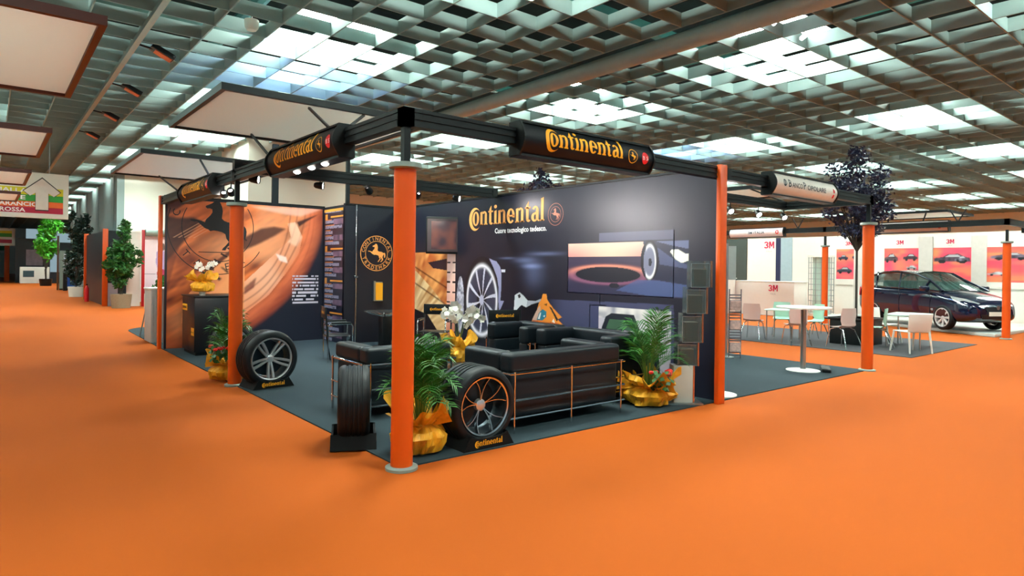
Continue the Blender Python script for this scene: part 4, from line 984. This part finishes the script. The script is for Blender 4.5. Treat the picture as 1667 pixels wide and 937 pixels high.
# ================================================================ WHITE BOOTH WITH CHAIRS AND CAR
M_seat = mat('pinkish_plastic', '#CDB9B4', .45, 0, .03); M_seatg = mat('greenish_plastic', '#A9D3BE', .45, 0, .03); M_seatw = mat('white_plastic', '#DAD9D2', .45, 0, .03)
def shell_chair(label, loc, rz, m):
    """local +y is the sitter's front"""
    r = thing('plastic_chair', label, 'chair', loc, rz, 'plastic chairs round the white tables')
    n = 8; vs = []; prof = [(-.215, .88), (-.20, .74), (-.185, .60), (-.17, .50), (-.10, .455), (.05, .45), (.2, .46)]
    wd_ = [.19, .215, .205, .20, .215, .22, .2]
    for th in (0, .012):
        for (y, z), w in zip(prof, wd_):
            for i in range(n+1):
                u = -1+2*i/n; cv = .035*u*u; up_ = z > .5
                vs.append((u*w, y+(cv if up_ else 0)+(th if up_ else 0), z+(0 if up_ else cv*.4)-(0 if up_ else th)))
    q = (n+1)*len(prof); fs = []
    for l in (0, 1):
        for j in range(len(prof)-1):
            for i in range(n):
                f = (l*q+j*(n+1)+i, l*q+j*(n+1)+i+1, l*q+(j+1)*(n+1)+i+1, l*q+(j+1)*(n+1)+i); fs.append(f)
    back = [f for k, f in enumerate(fs) if (k % ((len(prof)-1)*n)) < 3*n]; seat = [f for f in fs if f not in back]
    for nm, F in (('backrest', back), ('seat', seat)):
        us = sorted({i for f in F for i in f}); ix = {i: k for k, i in enumerate(us)}
        MB().add([vs[i] for i in us], [tuple(ix[i] for i in f) for f in F]).build(nm, m, r, True)
    for sx in (-1, 1):
        MB().tube([(sx*.15, -.05, .44), (sx*.17, -.17, .40), (sx*.20, -.25, .2), (sx*.23, -.32, 0)], .012, 8).build('leg', M_chrome, r, True)
        MB().tube([(sx*.15, .05, .44), (sx*.18, .17, .40), (sx*.20, .22, .2), (sx*.22, .24, 0)], .012, 8).build('leg', M_chrome, r, True)
    return r
s1 = shell_chair('pinkish plastic chair with its back to us, left of the high table post', (11.75, 2.65, .012), math.radians(-40), M_seat)
def pc(loc, rz, m, label):
    c = dup(s1, loc, math.radians(rz), label)
    if m is not M_seat:
        for k in kids(c):
            if k.name.split('.')[0] in ('backrest', 'seat'):
                k.data = k.data.copy(); k.data.materials.clear(); k.data.materials.append(m)
    return c
pc((12.0, 3.85, .012), -75, M_seat, 'pinkish plastic chair at the left end, beside the mesh rack')
pc((13.2, 3.75, .012), 120, M_seatg, 'greenish chair facing us under the red and white counter')
pc((13.1, 2.9, .012), 60, M_seatg, 'greenish chair right behind the high table post')
pc((12.1, 1.75, .012), -20, M_seat, 'pinkish plastic chair beside the black planter')
pc((12.72, 1.28, .012), 15, M_seatg, 'pale green chair half hidden by the right-hand orange column')
M_tg = mat('table_greenwhite', '#C4DDD0', .35, 0, .02)
def table(label, loc, w, d, rz):
    r = thing('dining_table', label, 'table', loc, rz, 'white tables with steel legs')
    MB().b(-w/2, w/2, -d/2, d/2, .715, .745).build('table_top', M_tg, r, bevel=.006)
    for sx in (-1, 1):
        for sy in (-1, 1): MB().tube([(sx*(w/2-.05), sy*(d/2-.05), 0), (sx*(w/2-.05), sy*(d/2-.05), .715)], .016, 8).build('leg', M_steel, r, True)
    return r
table('white table behind the two left pinkish chairs', (12.5, 3.35, .012), .7, .7, .2)
table('white table between the planter and the slatted white chair', (13.6, .95, .012), 1.2, .75, math.radians(8))
def slat_chair(label, loc, rz):
    r = thing('slatted_chair', label, 'chair', loc, rz, 'white chairs with thick legs')
    MB().b(-.24, .24, -.22, .24, .43, .45).build('seat', M_seatw, r, bevel=.008)
    b_ = MB()
    b_.add([(-.25, -.24, .44), (.25, -.24, .44), (.27, -.30, .82), (-.27, -.30, .82), (-.25, -.22, .44), (.25, -.22, .44), (.27, -.28, .82), (-.27, -.28, .82)], [(0, 1, 2, 3), (7, 6, 5, 4), (0, 4, 5, 1), (3, 2, 6, 7), (0, 3, 7, 4), (1, 5, 6, 2)])
    b_.build('backrest', M_seatw, r, bevel=.006)
    for sx in (-1, 1):
        MB().tube([(sx*.23, -.24, .45), (sx*.25, -.30, 0)], [.022, .017], 8).build('leg', M_seatw, r, True)
        MB().tube([(sx*.23, .2, .45), (sx*.26, .28, 0)], [.022, .017], 8).build('leg', M_seatw, r, True)
    return r
sc_ = slat_chair('white chair with a wide back and thick legs at the front of the carpet', (12.5, .52, .012), math.radians(-33))
dup(sc_, (14.1, 1.66, .012), math.radians(170), 'white chair facing us behind the table, right of the orange column')
r = thing('dark_stool', 'low dark seat on thin metal legs right of the high table', 'stool', (14.7, 3.35, .012))
MB().b(-.25, .25, -.22, .22, .44, .48).build('seat', M_black, r, bevel=.015)
for sx in (-1, 1):
    for sy in (-1, 1): MB().tube([(sx*.2, sy*.18, .44), (sx*.24, sy*.22, 0)], .012, 8).build('leg', M_chrome, r, True)
# walls with posters
XW = 23.6
TP = frame((XW-.01, 0, 0), (0, -1, 0), (0, 0, 1))
M_wp = mat('booth_white', '#E6E2DA', .5, 0, .03)
def panel(y0, y1, z0, z1, m, name, label, cat='wall panel', x=XW, grp=None):
    o = MB().b(x, x+.06, y1, y0, z0, z1).build(name, m); tag(o, label, cat, grp); return o
panel(12.6, 11.0, 0, 3.12, mat('dark_green_panel', '#3B4644', .5), 'wall_panel', 'dark green panel at the left end of the white booth')
pw = panel(10.95, 9.62, 0, 3.12, M_wp, 'wall_panel', 'white panel with red letters left of the dark blue strip')
panel(9.62, 9.4, 0, 3.12, mat('navy_strip', '#1C2448', .5), 'wall_panel', 'dark navy vertical strip between white and grey-blue panels')
panel(9.4, 8.9, 0, 3.12, mat('greyblue_panel', '#9DB2BC', .5), 'wall_panel', 'grey-blue panel right of the navy strip')
panel(8.88, -3.5, 0, 3.12, M_wp, 'wall_panel', 'long white wall behind the dark blue car')
for y, lab in ((6.15, 'left'), (3.9, 'middle'), (2.28, 'right')):
    o = MB().b(XW-.07, XW-.002, y-.22, y+.22, 0, 3.0).build('divider_panel', mat('divider', '#CFC8C2', .5)); tag(o, 'plain %s divider column between the colourful posters' % lab, 'panel', 'divider columns between posters')
M_mag = mat('magenta_red', '#D4164E', .5, 0, .12, scale=2)
def m3(parent, y, z, s, x, sub=True, base=None):
    T = frame((x, y, z), (0, -1, 0), (0, 0, 1)); mb = MB(T); k_ = s*.70
    P_ = ring(.30, .72, .34, .28, .13, .11, -85, 165)+ring(.30, .28, .36, .28, .14, .11, -165, 85)+R4(.22, .44, .42, .58)
    P_ += R4(.74, 0, .94, 1)+R4(1.36, 0, 1.56, 1)+[[(.74, 1), (1.0, 1), (1.22, .25), (1.08, .25)], [(1.56, 1), (1.3, 1), (1.08, .25), (1.22, .25)]]
    for q in P_: mb.add([(a*k_, b*k_, .002) for a, b in q], [tuple(range(len(q)))])
    mb.build('letters', M_mag, parent)
    if sub: put_text('small_print', 'ITALIA', s*.22, frame((x, y-.2*s, z-s*.38), (0, -1, 0), (0, 0, 1)), mat('small_grey', '#9AA0A0', .5), parent)
m3(pw, 10.15, 2.68, .42, XW-.004)
def fn_poster(seed, cars):
    def f(X, Y, U, V):
        b = mix(C3('#E0456A'), C3('#F08A5A'), vnoise(U*2+seed, V*2, 1.7, seed)*1.2); b = mix(b, C3('#E8305E'), ss(.3, .8, vnoise(U+seed, V*3, 3, seed+1))*.6)
        for (cx, cy, w, h, c) in cars:
            m = inpoly(U, V, [(cx+w*a_, cy+h*b_) for a_, b_ in ((-1,-.6),(-1,.0),(-.85,.15),(-.5,.25),(-.2,.8),(.35,.85),(.7,.25),(.95,.1),(1,-.6))]).astype(float)
            b = mix(b, mix(C3(c), C3('#2A2630'), vnoise(U, V, 14, seed+2)), blur(m, 1))
            b = mix(b, C3('#15151C'), ((np.hypot((U-cx+w*.55)/w, (V-cy+h*.6)/h*.55) < .2) | (np.hypot((U-cx-w*.55)/w, (V-cy+h*.6)/h*.55) < .2))*1.0)
            b = mix(b, C3('#DDE4EA'), (inpoly(U, V, [(cx+w*a_, cy+h*b_) for a_, b_ in ((-.38,.28),(-.16,.68),(.3,.72),(.5,.28))]))*.55)
        return b
    return f
PS = [(7.05, 6.0, 3, [(.25, .72, .18, .1, '#34385A'), (.72, .75, .15, .1, '#4A3850'), (.3, .3, .28, .12, '#38465A')], 'leftmost pink and orange poster beside the tree trunk'),
      (5.28, 4.1, 5, [(.2, .7, .2, .16, '#6A4A50'), (.75, .72, .2, .12, '#4A3040'), (.78, .4, .14, .08, '#C8CCD0')], 'pink and orange poster with a car above the rear of the blue car'),
      (3.66, 2.5, 7, [(.5, .68, .48, .16, '#5A4454'), (.75, .66, .18, .1, '#9088A0')], 'pink and orange poster above the windscreen of the blue car'),
      (2.1, -.6, 9, [(.25, .74, .2, .12, '#8A7C94'), (.12, .24, .1, .06, '#D0DCE0'), (.75, .6, .2, .1, '#6A6070'), (.62, .2, .1, .06, '#4A4050')], 'widest pink and orange poster at the right edge')]
for ya, yb, sd, cars, lab in PS:
    r = thing('poster', lab, 'poster', (0, 0, 0), 0, 'pink car posters on the white booth wall')
    MB().b(XW-.03, XW-.002, yb, ya, 1.2, 3.05).build('board', M_wp, r)
    canvas('picture', frame((XW-.034, ya, 1.42), (0, -1, 0), (0, 0, 1)), ya-yb, 1.18, 70, 60, fn_poster(sd, cars), M_printr, r, 0)
    m3(r, (ya+yb)/2+.18, 2.74, .22, XW-.036)
# counter with red letters, pillar rack
r = thing('white_counter', 'white counter with red letters behind the chairs', 'counter', (20.5, 8.55, 0))
MB().b(0, 1.0, -1.35, 1.1, 0, 1.28).build('body', M_wp, r, bevel=.02)
MB().b(-.03, 1.03, -1.38, 1.13, 1.28, 1.31).build('worktop', M_top, r, bevel=.01)
m3(r, -.35, .93, .34, -.006)
r = thing('white_counter', 'lower white desk left of the counter with red letters', 'counter', (19.6, 10.6, 0)); MB().b(0, .9, -1.0, 1.1, 0, 1.38).build('body', M_wp, r, bevel=.02); MB().b(-.03, .93, -1.03, 1.13, 1.38, 1.41).build('worktop', M_top, r)
r = thing('display_carousel', 'tall greenish wire display carousel left of the thin orange column', 'display stand', (22.3, 7.05, 0))
MB().lathe([(.001, 0), (.5, 0), (.5, .1), (.001, .1)], 24).build('base', M_top, r, True)
mb = MB()
for k in range(14):
    a = 2*PI*k/14; mb.tube([(.45*math.cos(a), .45*math.sin(a), .1), (.45*math.cos(a), .45*math.sin(a), 2.25)], .012, 5)
for k in range(11): mb.lathe([(.44, .15+k*.21), (.46, .15+k*.21), (.46, .165+k*.21), (.44, .165+k*.21), (.44, .15+k*.21)], 24)
mb.build('wire_frame', M_steel, r); MB().cyl(0, 0, .1, 2.25, .3, n=20).build('core', mat('pale_green_core', '#C6DDD2', .5), r, True); MB().lathe([(.001, 2.25), (.48, 2.25), (.48, 2.32), (.001, 2.32)], 24).build('cap', M_top, r, True)
# car platform
pf = [(18.15, .3), (26, .3), (26, 6.5), (19.4, 6.5), (18.75, 2.3)]
o = MB().prism([(18.1, .45), (23.4, .35), (23.4, 6.6), (21.1, 6.6)], .0, .09).build('car_platform', mat('platform', '#BFC7C2', .35, 0, .05), bevel=.01); tag(o, 'pale low platform under the dark blue car', 'platform')
o = MB().b(21.6, 22.8, -.9, .25, 0, 1.35).build('display_plinth', mat('plinth_grey', '#B9C4C2', .5), bevel=.01); tag(o, 'pale grey plinth at the right edge behind the car', 'plinth')
# ---------------------------------------------------------------- the car
def car(label, loc, rz):
    """local x forward, y left, z up; 4.2 m long"""
    r = thing('car', label, 'car', loc, rz); r.scale = (1.05, 1.05, 1.12)
    paint = mat('dark_blue_paint', '#0A1434', .16, .25, .02, coat=1.0); gl = mat('car_glass', '#3F5A55', .04, 0, .1, alpha=.72); blk = mat('car_black', '#0C0E12', .5)
    # x, half width, bottom z, belt z, crown z (top centre)
    st = [(2.08, .50, .34, .58, .60), (2.02, .66, .26, .66, .70), (1.85, .80, .22, .76, .80), (1.55, .86, .20, .86, .90), (1.1, .875, .20, .94, 1.00), (.80, .88, .20, .985, 1.05),
          (.4, .88, .20, 1.0, 1.03), (-.4, .88, .20, 1.01, 1.03), (-1.0, .88, .20, 1.03, 1.04), (-1.5, .87, .21, 1.05, 1.06), (-1.85, .84, .24, 1.06, 1.07), (-2.03, .78, .30, 1.04, 1.05), (-2.10, .62, .40, .98, .99)]
    vs = []; m = 13
    for (x, w, zb, zl, zc) in st:
        hf = [(0, zb), (w*.8, zb), (w*.97, zb+.08), (w, zb+(zl-zb)*.35), (w*.995, zb+(zl-zb)*.6), (w*.965, zb+(zl-zb)*.86), (w*.90, zl), (w*.5, zl+(zc-zl)*.7)]
        sec = [(0, zc)]+[(-y, z) for y, z in hf[:0:-1]]+[(0, zb)]+[(y, z) for y, z in hf[1:]]
        m = len(sec); vs += [(x, y, z) for y, z in sec]
    ns = len(st); fs = [(i*m+k, i*m+(k+1) % m, (i+1)*m+(k+1) % m, (i+1)*m+k) for i in range(ns-1) for k in range(m)]
    fs += [tuple(range(m)), tuple((ns-1)*m+k for k in range(m-1, -1, -1))]
    body = mesh_obj('body', vs, fs, paint, r, True)
    sub = body.modifiers.new('s', 'SUBSURF'); sub.levels = 2; sub.render_levels = 2
    cut = MB(); 
    for ax in (1.27, -1.27):
        cut.tube([(ax, -1.2, .34), (ax, -.55, .34)], .37, 36); cut.tube([(ax, .55, .34), (ax, 1.2, .34)], .37, 36)
    co = cut.build('cutter', blk)
    bm = body.modifiers.new('b', 'BOOLEAN'); bm.operation = 'DIFFERENCE'; bm.object = co; bm.solver = 'EXACT'
    bpy.context.view_layer.update()
    me = bpy.data.meshes.new_from_object(body.evaluated_get(bpy.context.evaluated_depsgraph_get()))
    body.modifiers.clear(); body.data = me; bpy.data.objects.remove(co)
    try: me.set_sharp_from_angle(angle=math.radians(35))
    except Exception: pass
    # greenhouse
    gs = [(1.12, .72, .985, .0, .99), (.55, .76, 1.01, .50, 1.28), (.10, .80, 1.01, .585, 1.455), (-.5, .80, 1.02, .60, 1.50), (-1.1, .80, 1.03, .59, 1.485), (-1.6, .77, 1.05, .56, 1.40), (-1.95, .70, 1.06, .5, 1.12)]
    gv = []
    for i, (x, w, zb, wr_, zr) in enumerate(gs):
        if i == 0: row = [(-w, zb), (-w*.85, zb+.0), (-w*.4, zb+.01), (0, zb+.015), (w*.4, zb+.01), (w*.85, zb), (w, zb)]
        else: row = [(-w, zb), (-wr_-.03, zr-.05), (-wr_*.6, zr+.0), (0, zr+.02), (wr_*.6, zr), (wr_+.03, zr-.05), (w, zb)]
        gv += [(x, y, z) for y, z in row]
    glass = []; roof = []; side = []
    for i in range(len(gs)-1):
        for k in range(6):
            f = (i*7+k, i*7+k+1, (i+1)*7+k+1, (i+1)*7+k)
            if k in (0, 5): side.append(f)
            elif i < 2 or i >= len(gs)-2: glass.append(f)
            else: roof.append(f)
    MB().add(gv, glass).build('windscreen', gl, r, True); MB().add(gv, side).build('side_window', gl, r, True)
    MB().add([(x, y, z+.008) for x, y, z in gv], roof).build('roof', paint, r, True)
    pl_ = MB()
    for s_ in (-1, 1):
        pl_.tube([(1.14, s_*.73, .98), (.55, s_*.56, 1.25), (.10, s_*.62, 1.41), (-.5, s_*.635, 1.455), (-1.1, s_*.625, 1.44), (-1.6, s_*.59, 1.35), (-1.95, s_*.53, 1.08)], .03, 8)
        for xb in (.55, -.32, -1.25): pl_.tube([(xb+(.0 if xb < .5 else .05), s_*.80, 1.0), (xb-.1 if xb < .5 else xb-.02, s_*(.64 if xb < .5 else .56), 1.44 if xb < .5 else 1.25)], .028, 8)
        pl_.tube([(1.1, s_*.80, .975), (0, s_*.81, 1.01), (-1.9, s_*.74, 1.06)], .018, 6)
    pl_.build('pillar', paint, r, True)
    interior = MB(); interior.b(-.1, .35, -.62, -.12, .55, 1.2).b(-.1, .35, .12, .62, .55, 1.2).b(-1.2, -.8, -.62, .62, .55, 1.2).b(.75, 1.0, -.68, .68, .8, 1.0)
    interior.build('seats', mat('interior', '#2A2C2E', .8), r, bevel=.05)
    # lights, grille, mirrors, trims
    hd = mat('headlamp', '#DCE6EA', .08, .6, .3, scale=25)
    for s_ in (-1, 1):
        MB().add([(2.00, s_*.42, .70), (1.98, s_*.62, .62), (1.84, s_*.80, .66), (1.60, s_*.862, .78), (1.50, s_*.84, .86), (1.82, s_*.66, .80)], [(0, 1, 2, 3, 4, 5)]).build('headlamp', hd, r)
        MB(Matrix.Translation((.78, s_*.97, 1.03))).add(*box8(.09, .10, .065)).build('mirror', paint, r, bevel=.03)
        MB().add([(-2.04, s_*.76, .75), (-1.9, s_*.835, .75), (-1.86, s_*.82, 1.0), (-2.03, s_*.74, 1.0)], [(0, 1, 2, 3)]).build('tail_lamp', M_red, r)
        MB().tube([(.95, s_*.885, .5), (.97, s_*.889, .5)], .03, 8).build('indicator', hd, r)
        for xh in (-.05, -1.0): MB().tube([(xh-.09, s_*.885, .86), (xh+.09, s_*.885, .86)], .014, 6).build('door_handle', paint, r, True)
        sm_ = MB()
        for xh in (.86, -.25, -1.25): sm_.b(xh, xh+.008, s_*.878-.006, s_*.878+.006, .3, 1.0)
        sm_.build('door_seam', blk, r)
    MB().add([(2.075, -.36, .62), (2.075, .36, .62), (2.10, .3, .50), (2.10, -.3, .50)], [(0, 1, 2, 3)]).add([(2.10, -.5, .44), (2.10, .5, .44), (2.09, .45, .32), (2.09, -.45, .32)], [(0, 1, 2, 3)]).build('grille', blk, r)
    MB().tube([(2.11, 0, .60), (2.125, 0, .60)], .05, 16).build('badge', M_chrome, r, True)
    MB().b(2.105, 2.12, -.26, .26, .40, .50).build('number_plate', M_white, r)
    for ax in (1.27, -1.27):
        for s_ in (-1, 1):
            wv = wheel('x', (0, 0, 0), 0, 'eight', R=.315, wd=.2, stand=False, lift=0)
            for pr in ('label', 'category', 'group'):
                if pr in wv: del wv[pr]
            ks = kids(wv)
            ty = [k for k in ks if k.name.startswith('tyre')][0]; ty.parent = r; ty.name = 'wheel'
            ty.matrix_local = Matrix.Translation((ax, s_*.78, 0)) @ (Matrix.Rotation(PI, 4, 'Z') if s_ > 0 else Matrix.Identity(4))
            for k in ks:
                if k is not ty:
                    k.parent = ty
                    if k.name.startswith(('spoke', 'rim', 'hub')): k.data.materials.clear(); k.data.materials.append(mat('hubcap_silver', '#C9CCCC', .35, .25))
            bpy.data.objects.remove(wv)
    return r
def box8(a, b_, c): return ([(x*a, y*b_, z*c) for z in (-1, 1) for x, y in ((-1, -1), (1, -1), (1, 1), (-1, 1))], [(3, 2, 1, 0), (4, 5, 6, 7), (0, 1, 5, 4), (1, 2, 6, 5), (2, 3, 7, 6), (3, 0, 4, 7)])
car('dark blue hatchback car on the pale platform under the posters', (19.75, 2.47, .092), math.radians(-119))
# ================================================================ LEFT: AISLE, SIGNS, FAR BOOTHS
r = thing('direction_sign', 'hanging white sign with big upward arrow over coloured stripes', 'sign', (0, 20, 0))
MB().b(-4.2, -.70, 0, .06, 3.04, 4.44).build('board', M_white, r)
TS = frame((-4.2, -.004, 3.04), (1, 0, 0), (0, 0, 1))
for z0, z1, cc in ((.15, .33, '#A8123A'), (.33, .51, '#E0682A'), (.51, .71, '#2F9A3A'), (.71, .93, '#D2CC1E')):
    MB(TS).b(0, 3.36, z0, z1, .0, .004).build('stripe', mat('stripe'+cc, cc, .5), r)
put_text('lettering', 'ROSSA', .17, frame((-2.42, 19.99-20, 3.22), (1, 0, 0), (0, 0, 1)), M_wink, r, .004, width=.62)
put_text('lettering', 'ARANCIO', .17, frame((-2.42, 19.99-20, 3.40), (1, 0, 0), (0, 0, 1)), M_wink, r, .004, width=.95)
put_text('lettering', 'VERDE', .17, frame((-2.6, 19.99-20, 3.60), (1, 0, 0), (0, 0, 1)), M_wink, r, .004, width=.82)
put_text('lettering', 'GIALLA', .17, frame((-2.6, 19.99-20, 3.81), (1, 0, 0), (0, 0, 1)), M_wink, r, .004, width=.85)
AR = [(-.16, 0), (.16, 0), (.16, .52), (.30, .42), (.46, .56), (0, .97), (-.46, .56), (-.30, .42), (-.16, .52)]
TA = frame((-1.38, -.012, 3.30), (1, 0, 0), (0, 0, 1))
MB(TA).prism([(a*1.06, (b-.45)*1.07+.45) for a, b in AR], .002, .006).build('arrow_outline', M_hk, r); MB(TA).prism(AR, .006, .010).build('arrow', mat('arrow_white', '#DAD8D0', .5), r)
for x in (-3.6, -1.2): MB().tube([(x, .03, 4.44), (x, .03, CEIL)], .012, 6).build('hanger', M_steel, r)
r = thing('direction_sign', 'far hanging sign with green and red stripes down the left aisle', 'sign', (0, 62, 0))
MB().b(-5.0, -.9, 0, .06, 3.0, 4.4).build('board', M_white, r)
for z0, z1, cc in ((3.2, 3.5, '#A8123A'), (3.7, 4.0, '#2F9A3A'), (4.0, 4.2, '#D2CC1E')): MB().b(-5, -1.1, -.008, 0, z0, z1).build('stripe', mat('stripe'+cc, cc, .5), r)
M_dp = mat('dark_booth_panel', '#151D26', .4)
def wallp(x0, x1, y0, y1, h, m, label, z0=0.0, cat='wall panel', name='wall_panel'):
    o = MB().b(x0, x1, y0, y1, z0, h).build(name, m); return tag(o, label, cat)
upright(.80, .98, 24.76, 24.84, 3.02, 'orange upright board at the front edge of the ficus booth')
upright(.80, .98, 30.9, 30.98, 3.02, 'orange upright board at the far end of the dark panels on the left')
upright(2.02, 2.12, 24.0, 24.1, 3.0, 'dark red upright board beside the poster behind the ficus', M_redb)
wallp(.9, .96, 24.9, 31, 2.95, M_dp, 'long dark side wall of the booth with the ficus'); wallp(.98, 1.62, 24.78, 24.84, 2.95, M_dp, 'dark front panel behind the ficus, beside its orange upright')
wallp(1.55, 2.02, 24.3, 24.36, 2.95, M_wp, 'white panel behind the ficus left of the red upright')
wallp(.98, 1.3, 24.6, 24.66, .9, mat('lilac_panel', '#9EA0B4', .5), 'small grey lilac panel low behind the ficus')
r = thing('fire_extinguisher', 'red fire extinguisher standing before the dark side wall on the left', 'fire extinguisher', (.68, 28.5, 0)); r.scale = (.7, .7, .75); MB().lathe([(.001, 0), (.12, 0), (.12, .75), (.06, .88), (.03, .95), (.001, .95)], 16).build('cylinder', M_red, r, True); MB().b(-.05, .05, -.03, .03, .95, 1.02).build('valve', M_black, r)
r = thing('photo_poster', 'tall pale poster with a figure in a lilac shirt left of the orange upright', 'poster', (0, 0, 0))
def fn_person(X, Y, U, V):
    b = mix(C3('#D9C2CE'), C3('#EBDDE2'), V); hd_ = np.hypot((U-.62)/.11, (V-.80)/.065) < 1
    b = np.where(hd_[..., None], C3('#6A5850'), b); b = np.where((np.hypot((U-.56)/.07, (V-.79)/.045) < 1)[..., None], C3('#C89A84'), b)
    b = np.where(inpoly(U, V, [(.42,.72),(.6,.75),(.85,.70),(.88,.42),(.5,.40),(.40,.55)])[..., None], C3('#A99AC4'), b)
    b = np.where((np.hypot((U-.6)/.16, (V-.38)/.07) < 1)[..., None], C3('#B8325A'), b); b = np.where(inpoly(U, V, [(.45,.34),(.9,.34),(.9,.12),(.55,.15)])[..., None], C3('#35503A'), b)
    b = np.where(((V < .12) | ((V > .36) & (V < .375) & (U < .4)))[..., None], C3('#8A7480'), b); return b
MB().b(2.12, 3.6, 24.2, 24.25, .3, 3.0).build('board', M_white, r); canvas('picture', frame((2.14, 24.19, .35), (1, 0, 0), (0, 0, 1)), 1.0, 2.5, 50, 110, fn_person, M_printr, r, .0)
o = MB().tube([(2.15, 24.1, 2.9), (3.4, 24.1, 2.9)], .14, 16).build('sign_tube', M_greyplate, smooth=True); tag(o, 'grey rounded fascia above the pale photo poster', 'sign')
r = thing('pot_plant', 'small plant in front of the pale photo poster', 'plant', (2.75, 23.6, 0)); MB().lathe([(.001, 0), (.2, 0), (.25, .7), (.001, .7)], 16).build('pot', M_black, r, True)
R_ = random.Random(3); mb = MB()
for k in range(160):
    c = Vector((R_.gauss(0, .18), R_.gauss(0, .18), .9+R_.gauss(0, .15))); u = Vector((R_.gauss(0, 1), R_.gauss(0, 1), R_.gauss(0, 1))).normalized()*.09; v = u.orthogonal()*.5; mb.add([c-u, c+v, c+u, c-v], [(0, 1, 2, 3)])
mb.build('foliage', M_leafg, r)
r = thing('slim_counter', 'pale grey ribbed counter just left of the tall orange upright', 'counter', (-.02, 10.6, .012))
mb = MB(); mb.b(.02, .55, 0, .7, 0, 1.12)
for k in range(9): mb.cb(.05+.06*k, -.004, .56, .03, .012, 1.1)
mb.build('body', mat('pale_counter', '#B9BEBB', .5), r); MB().b(0, .57, -.02, .72, 1.12, 1.15).build('worktop', M_top, r)
r = thing('bar_chair', 'pale chair whose leg shows left of the grey ribbed counter', 'chair', (.38, 12.0, .012), .4)
MB().b(-.2, .2, -.2, .2, .62, .66).build('seat', M_seatw, r, bevel=.01); MB().b(-.2, .2, .17, .2, .66, .98).build('backrest', M_seatw, r, bevel=.01)
for sx in (-1, 1):
    for sy in (-1, 1): MB().tube([(sx*.17, sy*.17, .62), (sx*.25, sy*.25, 0)], .015, 6).build('leg', M_steel, r, True)
# far booths down the aisle
upright(.62, .72, 43.0, 43.1, 3.3, 'thin brown upright at the blue poster stand, far left', mat('brown_board', '#5A3A24', .5))
r = thing('poster_stand', 'far poster stand with blue and white poster in grey frame', 'poster', (0, 0, 0))
MB().b(.75, 2.2, 42.9, 42.96, .1, 2.4).build('frame', M_greyplate, r)
def fn_blue(X, Y, U, V):
    b = mix(C3('#9FB6DC'), C3('#D6E2F0'), V); b = np.where((V < .25+.1*np.sin(U*4))[..., None], C3('#1E4C9C'), b); return np.where((np.hypot((U-.5)/.16, (V-.62)/.06) < 1)[..., None], C3('#C02838'), b)
canvas('picture', frame((.95, 42.88, .2), (1, 0, 0), (0, 0, 1)), 1.1, 2.0, 30, 50, fn_blue, M_printr, r)
wallp(.75, 2.3, 43.1, 43.2, 2.9, M_dp, 'dark panel behind the far poster stand')
o = MB().b(.85, 1.05, 41.8, 42.0, 0, 1.1).build('litter_bin', M_black); tag(o, 'dark slim bin before the far poster stand', 'bin')
r = thing('reception_desk', 'far white reception desk with a grey screen down the left aisle', 'desk', (-.65, 59, 0)); MB().b(0, 1.9, 0, .9, 0, 1.3).build('body', M_top, r, bevel=.02); MB().b(.2, .9, -.02, 0, .5, 1.0).build('front_panel', mat('grey_screen', '#3A5560', .4), r)
o = MB().b(.35+.95, 2.1, 58.8, 59.2, 0, .9).build('side_cabinet', M_dp); tag(o, 'low dark cabinet right of the far white reception desk', 'cabinet')
wallp(-.9, 1.4, 61, 61.2, 3.6, M_dp, 'dark booth wall behind the far white reception desk')
r = thing('wall_screen', 'small screen on the dark wall above the far reception desk', 'screen', (0, 60.9, 0)); MB().b(-.2, .9, 0, .08, 1.4, 2.7).build('display', mat('far_screen', '#7A6A74', .3, 0, .5, scale=3), r)
upright(-1.5, -1.15, 66, 66.1, 3.3, 'far orange upright board left of the dark booth wall'); upright(-2.9, -2.5, 84, 84.1, 3.3, 'farthest orange upright board down the aisle')
wallp(-2.4, -1.2, 84.2, 84.4, 2.6, mat('pale_booth', '#B9C6BE', .5), 'pale far booth wall between two orange uprights'); wallp(-2.5, -1.2, 83.8, 84.0, 3.4, mat('green_fascia', '#1E7A4E', .5), 'green fascia over the far pale booth', 2.9, 'fascia', 'fascia_board')
wallp(-6.5, -3.3, 92, 92.2, 2.6, mat('pale_booth2', '#93A09A', .5), 'grey-green booth wall at the far end of the aisle'); wallp(-7, -3.2, 91.8, 92.0, 3.6, mat('green_fascia2', '#2E6B4A', .5), 'dark green fascia at the far end of the aisle', 2.8, 'fascia', 'fascia_board')
leafy_tree('dark_bush', 'dark bush at the far left end of the aisle', 'bush', (-3.0, 76, 0), .6, [(0, 0, 1.7, .8, 1.3, 2)], mat('bush_leaf', '#1C3226', .5, 0, .4, scale=6), 900, .16, 16, (.35, .4, M_black), .05, 2)
o = MB().b(-30, -2.2, 70, 70.2, 0, 3.0).build('unseen_wall', M_hallg); 
bpy.data.objects.remove(o)
